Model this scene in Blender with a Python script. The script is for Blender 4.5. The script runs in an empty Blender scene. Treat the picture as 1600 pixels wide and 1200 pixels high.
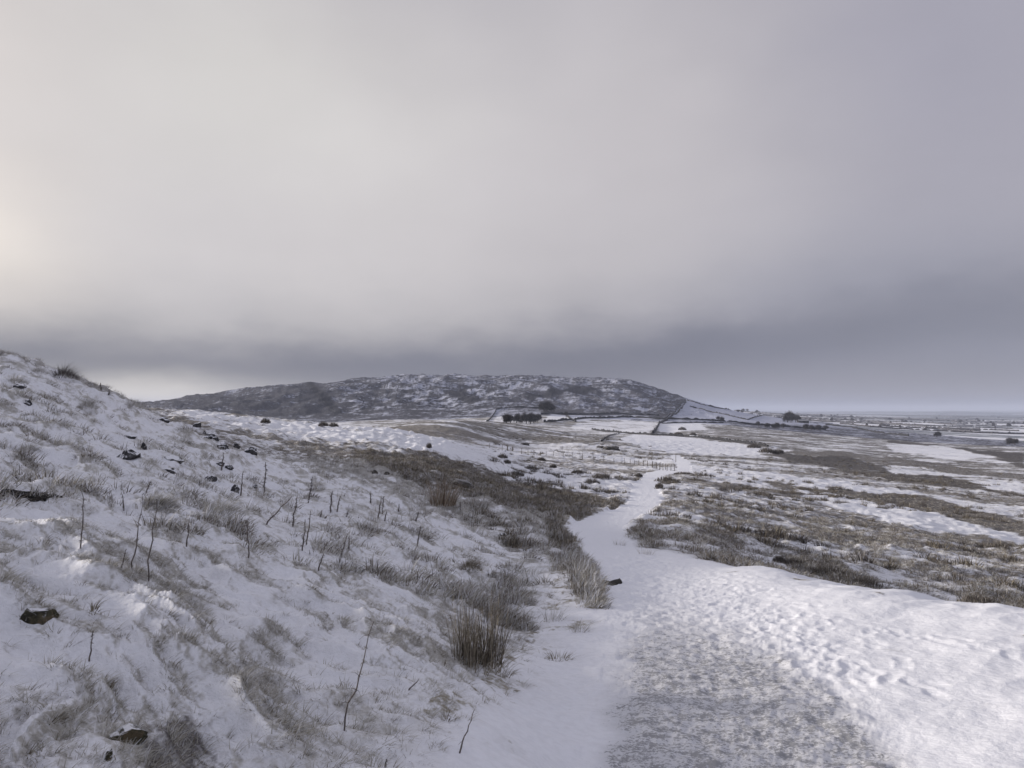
import bpy, math, random
import numpy as np
from mathutils import Vector, Matrix

rng = np.random.default_rng(7)
random.seed(7)
S = bpy.context.scene
COL = S.collection
PI = math.pi

# ------------------------------------------------------------------ camera
# the eye is the origin; ground heights are metres below / above the eye
F = 1208.0                      # focal length in pixels of the 1600 px wide photograph
PITCH = math.atan(40 / F)
cam_d = bpy.data.cameras.new('camera')
cam_d.sensor_fit = 'HORIZONTAL'
cam_d.sensor_width = 36.0
cam_d.lens = 36.0 * F / 1600
cam_d.clip_start = 0.05
cam_d.clip_end = 90000
cam = bpy.data.objects.new('camera', cam_d)
COL.objects.link(cam)
cam.location = (0, 0, 0)
cam.rotation_euler = (PI / 2 + PITCH, 0, 0)
S.camera = cam

# ------------------------------------------------------------------ sun, exposure
SUN_AZ = math.radians(-78)      # left of the view direction
SUN_EL = math.radians(12.5)
sd = bpy.data.lights.new('sun', 'SUN')
sd.energy = 3.4
sd.angle = math.radians(5)
sd.color = (1.0, 0.93, 0.83)
sun = bpy.data.objects.new('sun', sd)
COL.objects.link(sun)
_dir = Vector((math.sin(SUN_AZ) * math.cos(SUN_EL), math.cos(SUN_AZ) * math.cos(SUN_EL), math.sin(SUN_EL)))
sun.rotation_euler = _dir.to_track_quat('Z', 'Y').to_euler()
sun.location = _dir * 200

S.view_settings.view_transform = 'Standard'
S.view_settings.look = 'None'
S.view_settings.exposure = 0.4
S.view_settings.gamma = 1.0
S.view_settings.use_curve_mapping = False
S.cycles.use_denoising = True
S.cycles.max_bounces = 6
S.cycles.diffuse_bounces = 3
S.cycles.volume_bounces = 1
S.cycles.use_adaptive_sampling = True
S.cycles.adaptive_threshold = 0.015

# ------------------------------------------------------------------ node helpers
class NT:
    def __init__(self, tree):
        self.t = tree
        self.n = tree.nodes
        self.l = tree.links
    def node(self, typ, **kw):
        nd = self.n.new(typ)
        for k, v in kw.items():
            setattr(nd, k, v)
        return nd
    def put(self, sock, v):
        if hasattr(v, 'links') or isinstance(v, bpy.types.NodeSocket):
            self.l.new(v, sock)
        else:
            sock.default_value = v
    def m(self, op, a, b=None, c=None, clamp=False):
        nd = self.node('ShaderNodeMath', operation=op)
        nd.use_clamp = clamp
        self.put(nd.inputs[0], a)
        if b is not None: self.put(nd.inputs[1], b)
        if c is not None: self.put(nd.inputs[2], c)
        return nd.outputs[0]
    def smooth(self, v, lo, hi, a=0.0, b=1.0):
        nd = self.node('ShaderNodeMapRange', interpolation_type='SMOOTHSTEP')
        self.put(nd.inputs[0], v)
        nd.inputs[1].default_value = lo; nd.inputs[2].default_value = hi
        nd.inputs[3].default_value = a; nd.inputs[4].default_value = b
        return nd.outputs[0]
    def lin(self, v, lo, hi, a=0.0, b=1.0):
        nd = self.node('ShaderNodeMapRange')
        self.put(nd.inputs[0], v)
        nd.inputs[1].default_value = lo; nd.inputs[2].default_value = hi
        nd.inputs[3].default_value = a; nd.inputs[4].default_value = b
        return nd.outputs[0]
    def mix(self, fac, a, b, blend='MIX'):
        nd = self.node('ShaderNodeMix', data_type='RGBA', blend_type=blend)
        self.put(nd.inputs[0], fac)
        self.put(nd.inputs[6], a if not isinstance(a, tuple) else (*a[:3], 1))
        self.put(nd.inputs[7], b if not isinstance(b, tuple) else (*b[:3], 1))
        return nd.outputs[2]
    def noise(self, vec, scale, detail=4, rough=0.55, dist=0.0, dim='3D'):
        nd = self.node('ShaderNodeTexNoise', noise_dimensions=dim)
        self.put(nd.inputs['Vector'], vec)
        nd.inputs['Scale'].default_value = scale
        nd.inputs['Detail'].default_value = detail
        nd.inputs['Roughness'].default_value = rough
        nd.inputs['Distortion'].default_value = dist
        return nd.outputs[0]
    def mapping(self, vec, scale=(1, 1, 1), rot=(0, 0, 0), loc=(0, 0, 0)):
        nd = self.node('ShaderNodeMapping')
        self.put(nd.inputs[0], vec)
        nd.inputs['Location'].default_value = loc
        nd.inputs['Rotation'].default_value = rot
        nd.inputs['Scale'].default_value = scale
        return nd.outputs[0]

# ------------------------------------------------------------------ world: cloud layer over a Nishita sky
W = bpy.data.worlds.new('World')
S.world = W
W.use_nodes = True
w = NT(W.node_tree)
w.n.clear()
tc = w.node('ShaderNodeTexCoord').outputs['Generated']
sky = w.node('ShaderNodeTexSky', sky_type='NISHITA')
sky.sun_disc = False
sky.sun_elevation = SUN_EL
sky.sun_rotation = SUN_AZ
bg_sky = w.node('ShaderNodeBackground')
w.l.new(sky.outputs[0], bg_sky.inputs[0]); bg_sky.inputs[1].default_value = 0.08
nv = w.node('ShaderNodeVectorMath', operation='NORMALIZE'); w.l.new(tc, nv.inputs[0])
sep = w.node('ShaderNodeSeparateXYZ'); w.l.new(nv.outputs[0], sep.inputs[0])
az0 = w.m('MULTIPLY', w.m('ARCTAN2', sep.outputs[0], sep.outputs[1]), 180 / PI)
el0 = w.m('MULTIPLY', w.m('ARCSINE', sep.outputs[2]), 180 / PI)
n1 = w.noise(w.mapping(nv.outputs[0], (1, 1, 2.2)), 2.4, 3, 0.5)
n2 = w.noise(w.mapping(nv.outputs[0], (1, 1, 2.2), loc=(4, 2, 7)), 2.4, 3, 0.5)
n3 = w.noise(w.mapping(nv.outputs[0], (1, 1, 1.5), loc=(1, 9, 3)), 4.0, 5, 0.5)
az = w.m('ADD', az0, w.m('MULTIPLY', w.m('SUBTRACT', n1, 0.5), 12))
upw = w.smooth(el0, 2, 16)
el = w.m('ADD', el0, w.m('MULTIPLY', w.m('MULTIPLY', w.m('SUBTRACT', n2, 0.5), 9), upw))
def gauss(a0, e0, sa, se, a=None, e=None):
    a = az if a is None else a; e = el if e is None else e
    x = w.m('DIVIDE', w.m('SUBTRACT', a, a0), sa)
    y = w.m('DIVIDE', w.m('SUBTRACT', e, e0), se)
    return w.m('EXPONENT', w.m('MULTIPLY', w.m('ADD', w.m('MULTIPLY', x, x), w.m('MULTIPLY', y, y)), -1))
def add_col(cur, fac, col):
    return w.mix(fac, cur, col)
SKY_BASE = (0.385, 0.37, 0.42)
col = w.mix(w.smooth(az, -20, 34), (0.50, 0.475, 0.485), SKY_BASE)
SKY_BLOBS = [  # az, el, half widths, colour, strength
    (-12, 19, 20, 9, (0.70, 0.675, 0.665), 0.70),
    (-22, 22, 9, 7, (0.66, 0.64, 0.61), 0.45),
    (-38, 10, 8, 5, (0.98, 0.89, 0.79), 0.8),
    (-40, 22, 9, 14, (0.80, 0.73, 0.68), 0.60),
    (-15, 11, 17, 6, (0.59, 0.56, 0.57), 0.75),
    (6, 10, 12, 5, (0.50, 0.475, 0.50), 0.6),
    (10, 18, 12, 9, (0.54, 0.51, 0.53), 0.65),
    (-10, 32, 16, 5, (0.43, 0.415, 0.45), 0.50),
    (30, 22, 9, 12, (0.31, 0.305, 0.375), 0.55),
    (26, 8, 14, 4, (0.29, 0.295, 0.36), 0.60),
]
for a0, e0, sa, se, c, st in SKY_BLOBS:
    col = add_col(col, w.m('MULTIPLY', gauss(a0, e0, sa, se), st), c)
# low dark bank of cloud above the far hill, with a paler strip of distance under it
nb = w.noise(w.mapping(nv.outputs[0], (1, 1, 2.5), loc=(2, 5, 8)), 7.0, 5, 0.55)
elw = w.m('ADD', el0, w.m('ADD', w.m('MULTIPLY', w.m('SUBTRACT', n1, 0.5), 4.5), w.m('MULTIPLY', w.m('SUBTRACT', nb, 0.5), 3.5)))
elw = w.m('SUBTRACT', elw, w.smooth(az0, -5, 34, 0.0, 2.5))
band = w.m('MULTIPLY', w.m('ADD', w.m('MULTIPLY', w.smooth(elw, 11.0, 2.5), .45), w.m('MULTIPLY', w.smooth(elw, 7.0, 2.6), .55)), w.smooth(az0, 75, 20))
band = w.m('MULTIPLY', band, w.smooth(az0, -75, -30, 0.25, 1.0))
col = w.mix(w.m('MULTIPLY', band, 0.95), col, (0.150, 0.155, 0.205))
col = w.mix(w.m('MULTIPLY', w.smooth(elw, 6.0, 0.0), w.smooth(az0, 8, 30)), col, (0.245, 0.25, 0.315))
strip = w.m('MULTIPLY', w.smooth(el0, 4.0, 1.4), w.smooth(az0, 4, 16))
col = w.mix(w.m('MULTIPLY', strip, 0.7), col, (0.255, 0.255, 0.305))
strip2 = w.m('MULTIPLY', w.smooth(el0, 1.1, 0.2), w.smooth(az0, 4, 14))
col = w.mix(w.m('MULTIPLY', strip2, 0.7), col, (0.21, 0.225, 0.31))
glow = gauss(-25, 0.7, 9.5, 1.5, az0, w.m('ADD', el0, w.m('MULTIPLY', w.m('SUBTRACT', nb, 0.5), 2.0)))
col = w.mix(w.m('MULTIPLY', glow, 1.0), col, (0.66, 0.63, 0.60))
# overhead and behind the camera: plain thick cloud
col = w.mix(w.smooth(el0, 30, 55), col, (0.445, 0.45, 0.53))
back = w.smooth(w.m('ABSOLUTE', az0), 55, 110)
col = w.mix(w.m('MULTIPLY', back, w.smooth(el0, 50, 25)), col, (0.35, 0.36, 0.43))
mod = w.lin(n3, 0.25, 0.75, 0.95, 1.05)
cm = w.node('ShaderNodeVectorMath', operation='SCALE'); w.l.new(col, cm.inputs[0]); w.l.new(mod, cm.inputs['Scale'])
bg_cloud = w.node('ShaderNodeBackground'); w.l.new(cm.outputs[0], bg_cloud.inputs[0]); bg_cloud.inputs[1].default_value = 0.84
ms = w.node('ShaderNodeMixShader'); ms.inputs[0].default_value = 0.95
w.l.new(bg_sky.outputs[0], ms.inputs[1]); w.l.new(bg_cloud.outputs[0], ms.inputs[2])
wo = w.node('ShaderNodeOutputWorld'); w.l.new(ms.outputs[0], wo.inputs[0])

# ------------------------------------------------------------------ numeric helpers
_perm = np.random.default_rng(11).permutation(256).astype(np.int64)
_perm = np.concatenate([_perm, _perm])
_ga = np.random.default_rng(12).random(256) * 2 * PI
_gx, _gy = np.cos(_ga), np.sin(_ga)
def pn(x, y, seed=0):
    """gradient noise, about -0.7..0.7"""
    x = np.asarray(x, float) + seed * 17.31; y = np.asarray(y, float) - seed * 9.77
    xi = np.floor(x).astype(np.int64); yi = np.floor(y).astype(np.int64)
    xf = x - xi; yf = y - yi
    u = xf * xf * xf * (xf * (xf * 6 - 15) + 10); v = yf * yf * yf * (yf * (yf * 6 - 15) + 10)
    xi &= 255; yi &= 255; x1 = (xi + 1) & 255; y1 = (yi + 1) & 255
    def g(a, b, dx, dy):
        h = _perm[_perm[a] + b]
        return _gx[h] * dx + _gy[h] * dy
    n00 = g(xi, yi, xf, yf); n10 = g(x1, yi, xf - 1, yf)
    n01 = g(xi, y1, xf, yf - 1); n11 = g(x1, y1, xf - 1, yf - 1)
    return (n00 + u * (n10 - n00)) * (1 - v) + (n01 + u * (n11 - n01)) * v
def fbm(x, y, octs=4, seed=0, rough=0.5):
    r = 0; a = 1; s = 0
    for i in range(octs):
        r = r + a * pn(x * 2 ** i, y * 2 ** i, seed + i * 3); s += a; a *= rough
    return r / s
def sstep(lo, hi, v):
    t = np.clip((v - lo) / (hi - lo), 0, 1)
    return t * t * (3 - 2 * t)

# ------------------------------------------------------------------ base terrain from sight lines
# for each bearing (px column of the photograph): forward distance in m and the picture row of the ground there
PROF = {
 -900: [(3,1000),(5,760),(8,650),(12,615),(20,600),(30,600),(50,605),(100,600),(300,630),(1000,640),(15000,645)],  # unseen left bank, shaped low so the sun reaches the verge
 -250: [(2.6,1080),(3.5,930),(5,800),(8,690),(12,615),(18,560),(24,535),(32,538),(50,570),(100,600),(300,636),(1000,643),(15000,645)],  # also out of view; crest lowered to let sunlight past
 0: [(2.6,1200),(4,950),(6,820),(9,735),(13,665),(18,600),(23,561),(27,551),(34,560),(50,582),(90,610),(200,632),(400,642),(1000,647),(1500,640),(15000,645)],
 150: [(2.7,1200),(4,985),(6,850),(9,765),(13,700),(18,652),(24,615),(28,606),(36,617),(60,635),(100,643),(250,648),(900,652),(1500,640),(15000,645)],
 260: [(2.8,1200),(4,1015),(6,880),(9,795),(13,738),(18,698),(24,664),(27,656),(31,662),(38,668),(55,656),(75,643),(92,641),(130,648),(250,655),(700,658),(900,655),(1150,640),(1400,631),(1800,640),(15000,645)],
 350: [(3,1190),(4,1045),(6,905),(9,822),(13,768),(18,730),(22,708),(26,701),(32,706),(45,690),(65,662),(85,648),(105,647),(150,655),(300,665),(700,662),(900,655),(1200,625),(1400,613),(1800,625),(15000,645)],
 450: [(3,1210),(4,1080),(6,940),(9,855),(13,800),(18,762),(24,735),(30,722),(38,715),(50,700),(70,674),(90,659),(110,657),(150,665),(300,668),(800,662),(1000,650),(1300,610),(1500,602),(2000,615),(15000,645)],
 525: [(3,1225),(4,1095),(6,958),(9,872),(13,816),(18,777),(24,748),(30,731),(38,719),(50,706),(70,678),(92,666),(110,665),(160,671),(300,667),(800,662),(1000,650),(1300,610),(1480,602),(1900,608),(2200,622),(15000,645)],
 600: [(3,1240),(4,1110),(6,975),(9,890),(13,832),(18,792),(24,762),(30,740),(36,725),(45,716),(58,700),(75,682),(92,670),(110,672),(160,676),(230,670),(300,666),(450,668),(800,660),(1000,645),(1300,607),(1600,590),(2200,602),(15000,645)],
 700: [(3,1260),(4,1130),(6,1005),(9,925),(13,868),(18,825),(24,790),(30,768),(38,745),(48,732),(60,719),(72,702),(88,691),(110,692),(150,688),(220,668),(280,657),(330,657),(500,665),(800,660),(1000,645),(1300,609),(1700,589),(2300,602),(15000,645)],
 800: [(3,1280),(4,1160),(6,1045),(9,960),(13,897),(18,850),(24,812),(30,790),(38,770),(48,760),(60,750),(75,735),(90,728),(120,722),(170,705),(200,700),(250,690),(320,667),(400,662),(600,668),(800,656),(1000,640),(1300,609),(1700,589),(2300,602),(15000,645)],
 900: [(4.1,1205),(6,1060),(9,948),(12,892),(16,862),(20,846),(26,824),(33,806),(42,786),(50,775),(65,757),(80,745),(110,735),(150,722),(180,710),(220,702),(260,690),(350,680),(500,678),(700,667),(900,650),(1100,635),(1400,607),(1700,593),(2300,605),(15000,645)],
 1000: [(2.5,1500),(4.2,1200),(5.2,1100),(7.2,1000),(9.2,950),(12.5,902),(17.5,862),(21.5,845),(27,825),(35,808),(42,795),(58,772),(84,752),(105,742),(130,736),(170,722),(210,712),(260,698),(320,690),(500,680),(700,670),(900,656),(1200,632),(1500,606),(1700,603),(2300,615),(15000,645)],
 1070: [(4.2,1200),(5.2,1100),(7.2,1000),(9.2,950),(12.5,902),(17,868),(21.5,850),(27,832),(35,812),(45,795),(60,775),(84,757),(105,746),(150,730),(170,722),(210,716),(300,700),(500,682),(700,671),(900,657),(1100,645),(1400,627),(1800,632),(15000,646)],
 1200: [(2.5,1510),(4.2,1200),(5.2,1100),(7.2,995),(9.5,937),(11.2,902),(12.5,888),(14,892),(17,898),(20,891),(24,878),(30,857),(42,825),(60,795),(85,772),(120,752),(170,733),(250,715),(400,697),(600,683),(900,668),(1200,655),(1400,651),(2200,652),(15000,646)],
 1400: [(3,1365),(4.2,1195),(5.2,1090),(6.5,1015),(8,957),(9.5,925),(11,934),(14,950),(18,943),(22,924),(28,895),(38,860),(55,825),(80,797),(120,772),(180,748),(280,726),(450,707),(700,692),(1000,680),(1600,667),(2500,658),(4000,653),(15000,646)],
 1600: [(3,1345),(4.2,1170),(5.2,1075),(6.5,1000),(7.8,955),(9,962),(12,985),(16,980),(22,952),(28,925),(38,888),(55,850),(80,818),(120,788),(180,760),(280,735),(450,714),(700,700),(1100,686),(1800,672),(3000,660),(5000,653),(15000,646)],
 1850: [(3,1330),(5,1060),(6.5,1000),(8,1010),(12,1010),(16,1000),(22,970),(38,900),(80,825),(180,765),(450,718),(1100,688),(3000,662),(15000,646)],
 2400: [(3,1330),(5,1070),(6.5,1030),(8,1030),(12,1020),(22,975),(38,905),(80,828),(180,768),(450,720),(1100,690),(3000,662),(15000,646)],
}
cp_a, cp_l, cp_q = [], [], []
for px, lst in PROF.items():
    u = (px - 800) / F
    for d, py in lst:
        v = (600 - py) / F
        t = (math.sin(PITCH) + v * math.cos(PITCH)) / (math.cos(PITCH) - v * math.sin(PITCH))
        r = d * math.sqrt(1 + u * u)
        cp_a.append(math.atan(u)); cp_l.append(math.log(r)); cp_q.append(t * d / r)
cp = np.stack([np.array(cp_a) / 0.22, np.array(cp_l) / 0.55], 1)
q = np.array(cp_q)
def tps(d2):
    return 0.5 * d2 * np.log(d2 + 1e-12)
D2 = ((cp[:, None] - cp[None]) ** 2).sum(2)
n = len(q)
A = np.zeros((n + 3, n + 3))
A[:n, :n] = tps(D2) + np.eye(n) * 0.004
A[:n, n] = 1; A[:n, n + 1:] = cp; A[n, :n] = 1; A[n + 1:, :n] = cp.T
wts = np.linalg.solve(A, np.concatenate([q, np.zeros(3)]))
GA = np.linspace(-56, 58, 260) * PI / 180
GL = np.linspace(math.log(2.4), math.log(40000), 420)
ga, gl = np.meshgrid(GA, GL, indexing='ij')
gp = np.stack([ga.ravel() / 0.22, np.minimum(gl.ravel(), math.log(16000)) / 0.55], 1)
QG = np.empty(len(gp))
for i in range(0, len(gp), 20000):
    b = gp[i:i + 20000]
    d2 = ((b[:, None] - cp[None]) ** 2).sum(2)
    QG[i:i + 20000] = tps(d2) @ wts[:n] + wts[n] + b @ wts[n + 1:]
QG = QG.reshape(ga.shape)
# beyond 16 km the plain stays level
zfar = QG * np.exp(gl)
lv = gl > math.log(14000)
zl = (QG * np.exp(gl))[:, np.searchsorted(GL, math.log(14000))]
QG = np.where(lv, zl[:, None] / np.exp(gl), QG)

def base_z(x, y):
    r = np.hypot(x, y) + 1e-9
    a = np.arctan2(x, y)
    e0, e1 = -54 * PI / 180, 56 * PI / 180
    m0 = 5 * PI / 180
    a2 = np.where(a > e1, e1 + (m0 - e1) * sstep(e1, PI, a), a)
    a2 = np.where(a < e0, e0 + (m0 - e0) * sstep(-e0, PI, -a), a2)
    l = np.log(np.maximum(r, 2.5))
    fi = np.clip((a2 - GA[0]) / (GA[1] - GA[0]), 0, len(GA) - 1.001)
    fj = np.clip((l - GL[0]) / (GL[1] - GL[0]), 0, len(GL) - 1.001)
    i = fi.astype(int); j = fj.astype(int); fi = fi - i; fj = fj - j
    qv = (QG[i, j] * (1 - fi) + QG[i + 1, j] * fi) * (1 - fj) + (QG[i, j + 1] * (1 - fi) + QG[i + 1, j + 1] * fi) * fj
    z = qv * np.maximum(r, 2.5)
    k = sstep(0, 2.5, r)
    return -1.62 * (1 - k) + z * k

def project(x, y, z):
    dep = np.maximum(y * math.cos(PITCH) + z * math.sin(PITCH), 1e-3)
    up = -y * math.sin(PITCH) + z * math.cos(PITCH)
    return 800 + F * x / dep, 600 - F * up / dep

# ------------------------------------------------------------------ polar grid of ground vertices
aa = np.concatenate([np.linspace(-180, -60, 40, endpoint=False), np.linspace(-60, -36.5, 50, endpoint=False),
                     np.linspace(-36.5, 36.5, 900, endpoint=False), np.linspace(36.5, 60, 50, endpoint=False),
                     np.linspace(60, 180, 40, endpoint=False)]) * PI / 180
rr = np.concatenate([np.geomspace(0.3, 2.4, 24, endpoint=False), np.geomspace(2.4, 20, 360, endpoint=False),
                     np.geomspace(20, 250, 330, endpoint=False), np.geomspace(250, 2600, 230, endpoint=False),
                     np.geomspace(2600, 38000, 70)])
NA, NR = len(aa), len(rr)
AG, RG = np.meshgrid(aa, rr, indexing='ij')
X = RG * np.sin(AG); Y = RG * np.cos(AG)
Z0 = base_z(X, Y)
PX, PY = project(X, Y, Z0)
front = Y > 0.3

def hit0(px, py, rmin=2.0):
    """first point seen along that sight line on the smooth ground"""
    u = (px - 800) / F
    d = np.geomspace(max(rmin, 1.0), 30000, 4000)
    x = u * d; y = d
    for _ in range(2):
        z = base_z(x, y)
        x = u * (y * math.cos(PITCH) + z * math.sin(PITCH))
    z = base_z(x, y)
    _, ppy = project(x, y, z)
    k = np.argmax(ppy <= py) if (ppy <= py).any() else int(np.argmin(ppy))
    return float(x[k]), float(y[k]), float(z[k])

def inside(px, py, poly):
    res = np.zeros(px.shape, bool)
    j = len(poly) - 1
    for i in range(len(poly)):
        xi, yi = poly[i]; xj, yj = poly[j]
        if yi != yj:
            c = ((yi > py) != (yj > py)) & (px < (xj - xi) * (py - yi) / (yj - yi) + xi)
            res ^= c
        j = i
    return res
def edge_dist(px, py, poly, ky=1.0):
    best = np.full(px.shape, 1e9)
    for i in range(len(poly)):
        x0, y0 = poly[i - 1]; x1, y1 = poly[i]
        dx, dy = x1 - x0, (y1 - y0) * ky
        L2 = dx * dx + dy * dy + 1e-9
        ax, ay = px - x0, (py - y0) * ky
        t = np.clip((ax * dx + ay * dy) / L2, 0, 1)
        best = np.minimum(best, (ax - t * dx) ** 2 + (ay - t * dy) ** 2)
    return np.sqrt(best)

# ---- track outline on the ground
TL = [(780,1500),(900,1200),(935,1090),(948,1000),(951,950),(948,922),(934,886),(913,860),(902,845),(890,833),(887,823),(915,810),(950,800),(981,789),(990,775),(992,757),(1004,747),(1012,738),(1040,733)]
TR = [(1660,1500),(1450,1200),(1350,1060),(1270,985),(1180,925),(1090,888),(1025,868),(1002,861),(988,846),(976,828),(985,814),(1011,801),(1028,789),(1031,775),(1024,764),(1028,754),(1038,742),(1058,737)]
tl = [hit0(*p)[:2] for p in TL]; tr = [hit0(*p)[:2] for p in TR]
track_poly = tl + tr[::-1]
T2 = [(1049,711),(1060,711),(1074,719),(1079,728),(1077,738),(1062,739),(1060,729),(1053,720)]
track2 = [hit0(*p)[:2] for p in T2]
near = (RG < 260) & front
sdist = np.full(X.shape, -50.0)           # + inside the track, metres
for poly in (track_poly, track2):
    ins = inside(X[near], Y[near], poly)
    dd = edge_dist(X[near], Y[near], poly)
    s = np.where(ins, dd, -dd)
    sdist[near] = np.maximum(sdist[near], s)
wob = fbm(X * 1.3, Y * 1.3, 3, 5) * 0.35
TRK = sstep(-0.15, 0.25, sdist + wob + .25 * sstep(18, 40, RG))     # 1 on the track

# ---- zones
bearing_px = 800 + F * np.tan(np.clip(AG, -1.2, 1.2))
tl_a = np.array([math.atan2(p[0], p[1]) for p in tl]); tl_r = np.array([math.hypot(*p) for p in tl])
tr_a = np.array([math.atan2(p[0], p[1]) for p in tr]); tr_r = np.array([math.hypot(*p) for p in tr])
left_of = AG < np.interp(RG, tl_r, tl_a)
right_of = AG > np.interp(RG, tr_r, tr_a)
berm = np.where(right_of & (RG < 26), sstep(0.1, 0.8, -sdist) , 0.0)
# crest distance of the berm along each bearing
bc_px = np.array([1010, 1100, 1200, 1400, 1600, 1850, 2400]); bc_d = np.array([17.5, 15, 12.5, 9.5, 7.8, 6.6, 5.6])
crest_d = np.interp(bearing_px, bc_px, bc_d)
behind_crest = sstep(0.3, 2.2, Y - crest_d)
BERM = np.where((~left_of) & (AG > -.2), (1 - behind_crest), 0.0) * (RG < 19)
BERM = np.maximum(BERM, sstep(.9, .2, -sdist) * (RG < 9) * (RG > 0))
bank = sstep(0.0, 1.2, -sdist) * left_of * sstep(48, 30, RG) * (AG > -2.4)
bank_f = np.where(left_of | (AG < -0.6), 1.0, 0.0)

# ---- vegetation painting: (cover, darkness) laid out on the ground, with one painted summit fade
COV = np.full(X.shape, 0.5); DRK = np.full(X.shape, 0.3)
COV[:] = np.where(RG > 900, 0.66, COV); DRK[:] = np.where(RG > 900, 0.6, DRK)
COV[:] = np.where(RG > 2600, 0.35, COV)
COV[:] = np.where((RG > 60) & (RG < 1800) & (bearing_px > 1080), 0.52, COV); DRK[:] = np.where((RG > 200) & (RG < 1800) & (bearing_px > 1080), 0.45, DRK)
COV[:] = np.where((RG > 20) & (RG <= 60) & (bearing_px > 1000), 0.46, COV)
bk = (bank_f > 0) & (RG < 30)
COV[bk] = 0.35; DRK[bk] = 0.12
PAINT = [
 ([(1010,862),(1150,862),(1300,872),(1450,905),(1600,935),(1600,955),(1400,930),(1200,892)], (13,40), .62, .5, 10),
 ([(985,812),(1040,815),(1130,835),(1200,880),(1100,876),(1020,864),(998,852)], (16,60), .74, .5, 8),
 ([(210,1120),(300,1095),(345,1150),(350,1215),(240,1215)], (2,6), .48, .9, 14),
 ([(350,990),(430,980),(450,1090),(370,1110)], (2,8), .62, .3, 16),
 ([(650,930),(770,900),(850,930),(840,1010),(700,1040)], (3,12), .60, .35, 18),
 ([(100,880),(200,850),(330,900),(300,960),(180,930)], (2,9), .52, .3, 16),
 ([(330,660),(430,690),(520,738),(640,792),(760,835),(850,870),(905,930),(950,985),(955,930),(925,880),(870,800),(760,770),(640,735),(520,700),(430,672)], (8,60), .66, .35, 14),
 ([(540,702),(680,706),(800,737),(900,762),(988,788),(960,803),(892,815),(800,795),(700,772),(600,738)], (24,90), .80, .66, 10),
 ([(840,800),(900,812),(893,830),(925,872),(945,905),(952,950),(930,960),(900,900),(860,850)], (8,34), .80, .45, 12),
 ([(250,638),(430,654),(600,664),(770,690),(810,728),(700,712),(640,696),(540,690),(430,690),(340,668)], (50,150), .26, .12, 7),
 ([(800,722),(900,731),(1000,744),(985,790),(940,790),(870,770),(800,748),(740,730)], (55,140), .30, .6, 5),
 ([(580,672),(640,657),(780,655),(900,672),(985,682),(930,698),(780,692),(690,686)], (150,520), .64, .35, 5),
 ([(800,692),(850,695),(960,708),(1055,722),(1062,736),(1000,738),(880,722),(760,704),(740,690)], (120,300), .34, .08, 4),
 ([(968,686),(990,677),(1100,688),(1240,704),(1180,712),(1080,707),(1000,701)], (200,900), .03, .3, 3),
 ([(880,668),(930,658),(1035,655),(1015,680),(960,677)], (400,1000), .26, .4, 3),
 ([(840,658),(860,648),(1010,650),(1030,656),(930,657)], (500,1200), .16, .4, 3),
 ([(1074,629),(1130,640),(1330,668),(1200,662),(1120,658),(1040,655)], (600,2200), .16, .4, 3),
 ([(1020,660),(1120,660),(1170,668),(1060,672),(1030,676)], (500,1200), .12, .4, 2),
 ([(1100,664),(1300,668),(1500,690),(1600,704),(1600,722),(1500,700),(1400,688),(1240,694),(1130,690)], (300,1900), .58, .45, 4),
 ([(1390,690),(1500,699),(1600,708),(1600,732),(1550,716),(1480,702)], (300,1900), .97, .85, 3),
 ([(1385,695),(1480,698),(1535,708),(1568,717),(1495,719),(1400,703)], (300,1900), .18, .3, 4),
 ([(1240,700),(1400,716),(1600,742),(1600,752),(1400,728),(1240,712)], (200,900), .85, .45, 4),
 ([(1200,706),(1330,716),(1420,735),(1600,766),(1600,776),(1400,750),(1240,722)], (140,700), .93, .8, 3),
 ([(1370,728),(1440,731),(1500,744),(1400,738)], (200,800), .35, .3, 4),
 ([(1505,747),(1600,752),(1600,772),(1540,764)], (150,800), .22, .3, 5),
 ([(1065,726),(1200,737),(1300,750),(1440,772),(1340,772),(1200,756),(1090,742)], (90,400), .13, .5, 4),
 ([(1160,745),(1300,766),(1440,776),(1600,815),(1600,838),(1480,817),(1330,788),(1220,762)], (60,300), .95, .62, 4),
 ([(1460,775),(1600,792),(1600,810),(1520,800)], (80,300), .2, .4, 4),
 ([(1240,762),(1350,780),(1480,808),(1600,838),(1600,850),(1450,828),(1340,802),(1250,778)], (50,300), .10, .3, 4),
 ([(1030,780),(1180,785),(1320,815),(1450,836),(1350,838),(1180,810),(1060,800)], (25,140), .45, .45, 8),
 ([(1000,812),(1150,850),(1300,868),(1600,905),(1600,950),(1400,925),(1200,888),(1020,858)], (17,70), .52, .42, 14),
 ([(1225,872),(1290,884),(1375,912),(1340,918),(1240,892)], (13,45), 1.0, .75, 5),
 ([(1470,925),(1600,940),(1600,960),(1540,952)], (9,45), .75, .6, 5),
 ([(600,604),(700,598),(800,606),(760,650),(640,640)], (900,2500), .57, .8, 8),
 ([(800,606),(1000,612),(1060,640),(900,650),(780,640)], (900,2500), .63, .4, 8),
 ([(560,585),(700,583),(860,584),(1000,600),(900,606),(620,604)], (900,2500), .58, .6, 6),  # summit cover painted to fade the hilltop into cloud
 ([(765,640),(848,638),(850,656),(765,660)], (500,1400), .42, .5, 4),
 ([(240,628),(500,600),(520,650),(300,650)], (900,2500), .80, .62, 8),
 ([(850,640),(912,638),(912,645),(850,645)], (700,1500), .9, .7, 2),
 ([(479,600),(488,601),(533,646),(524,650),(500,628)], (700,2500), 1.0, 1.0, 2),
 ([(690,612),(730,608),(725,618),(760,630),(740,634),(700,622)], (900,2500), 1.0, .9, 4),
 ([(820,620),(900,607),(960,608),(880,618),(830,626)], (900,2500), .95, .9, 4),
]
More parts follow.
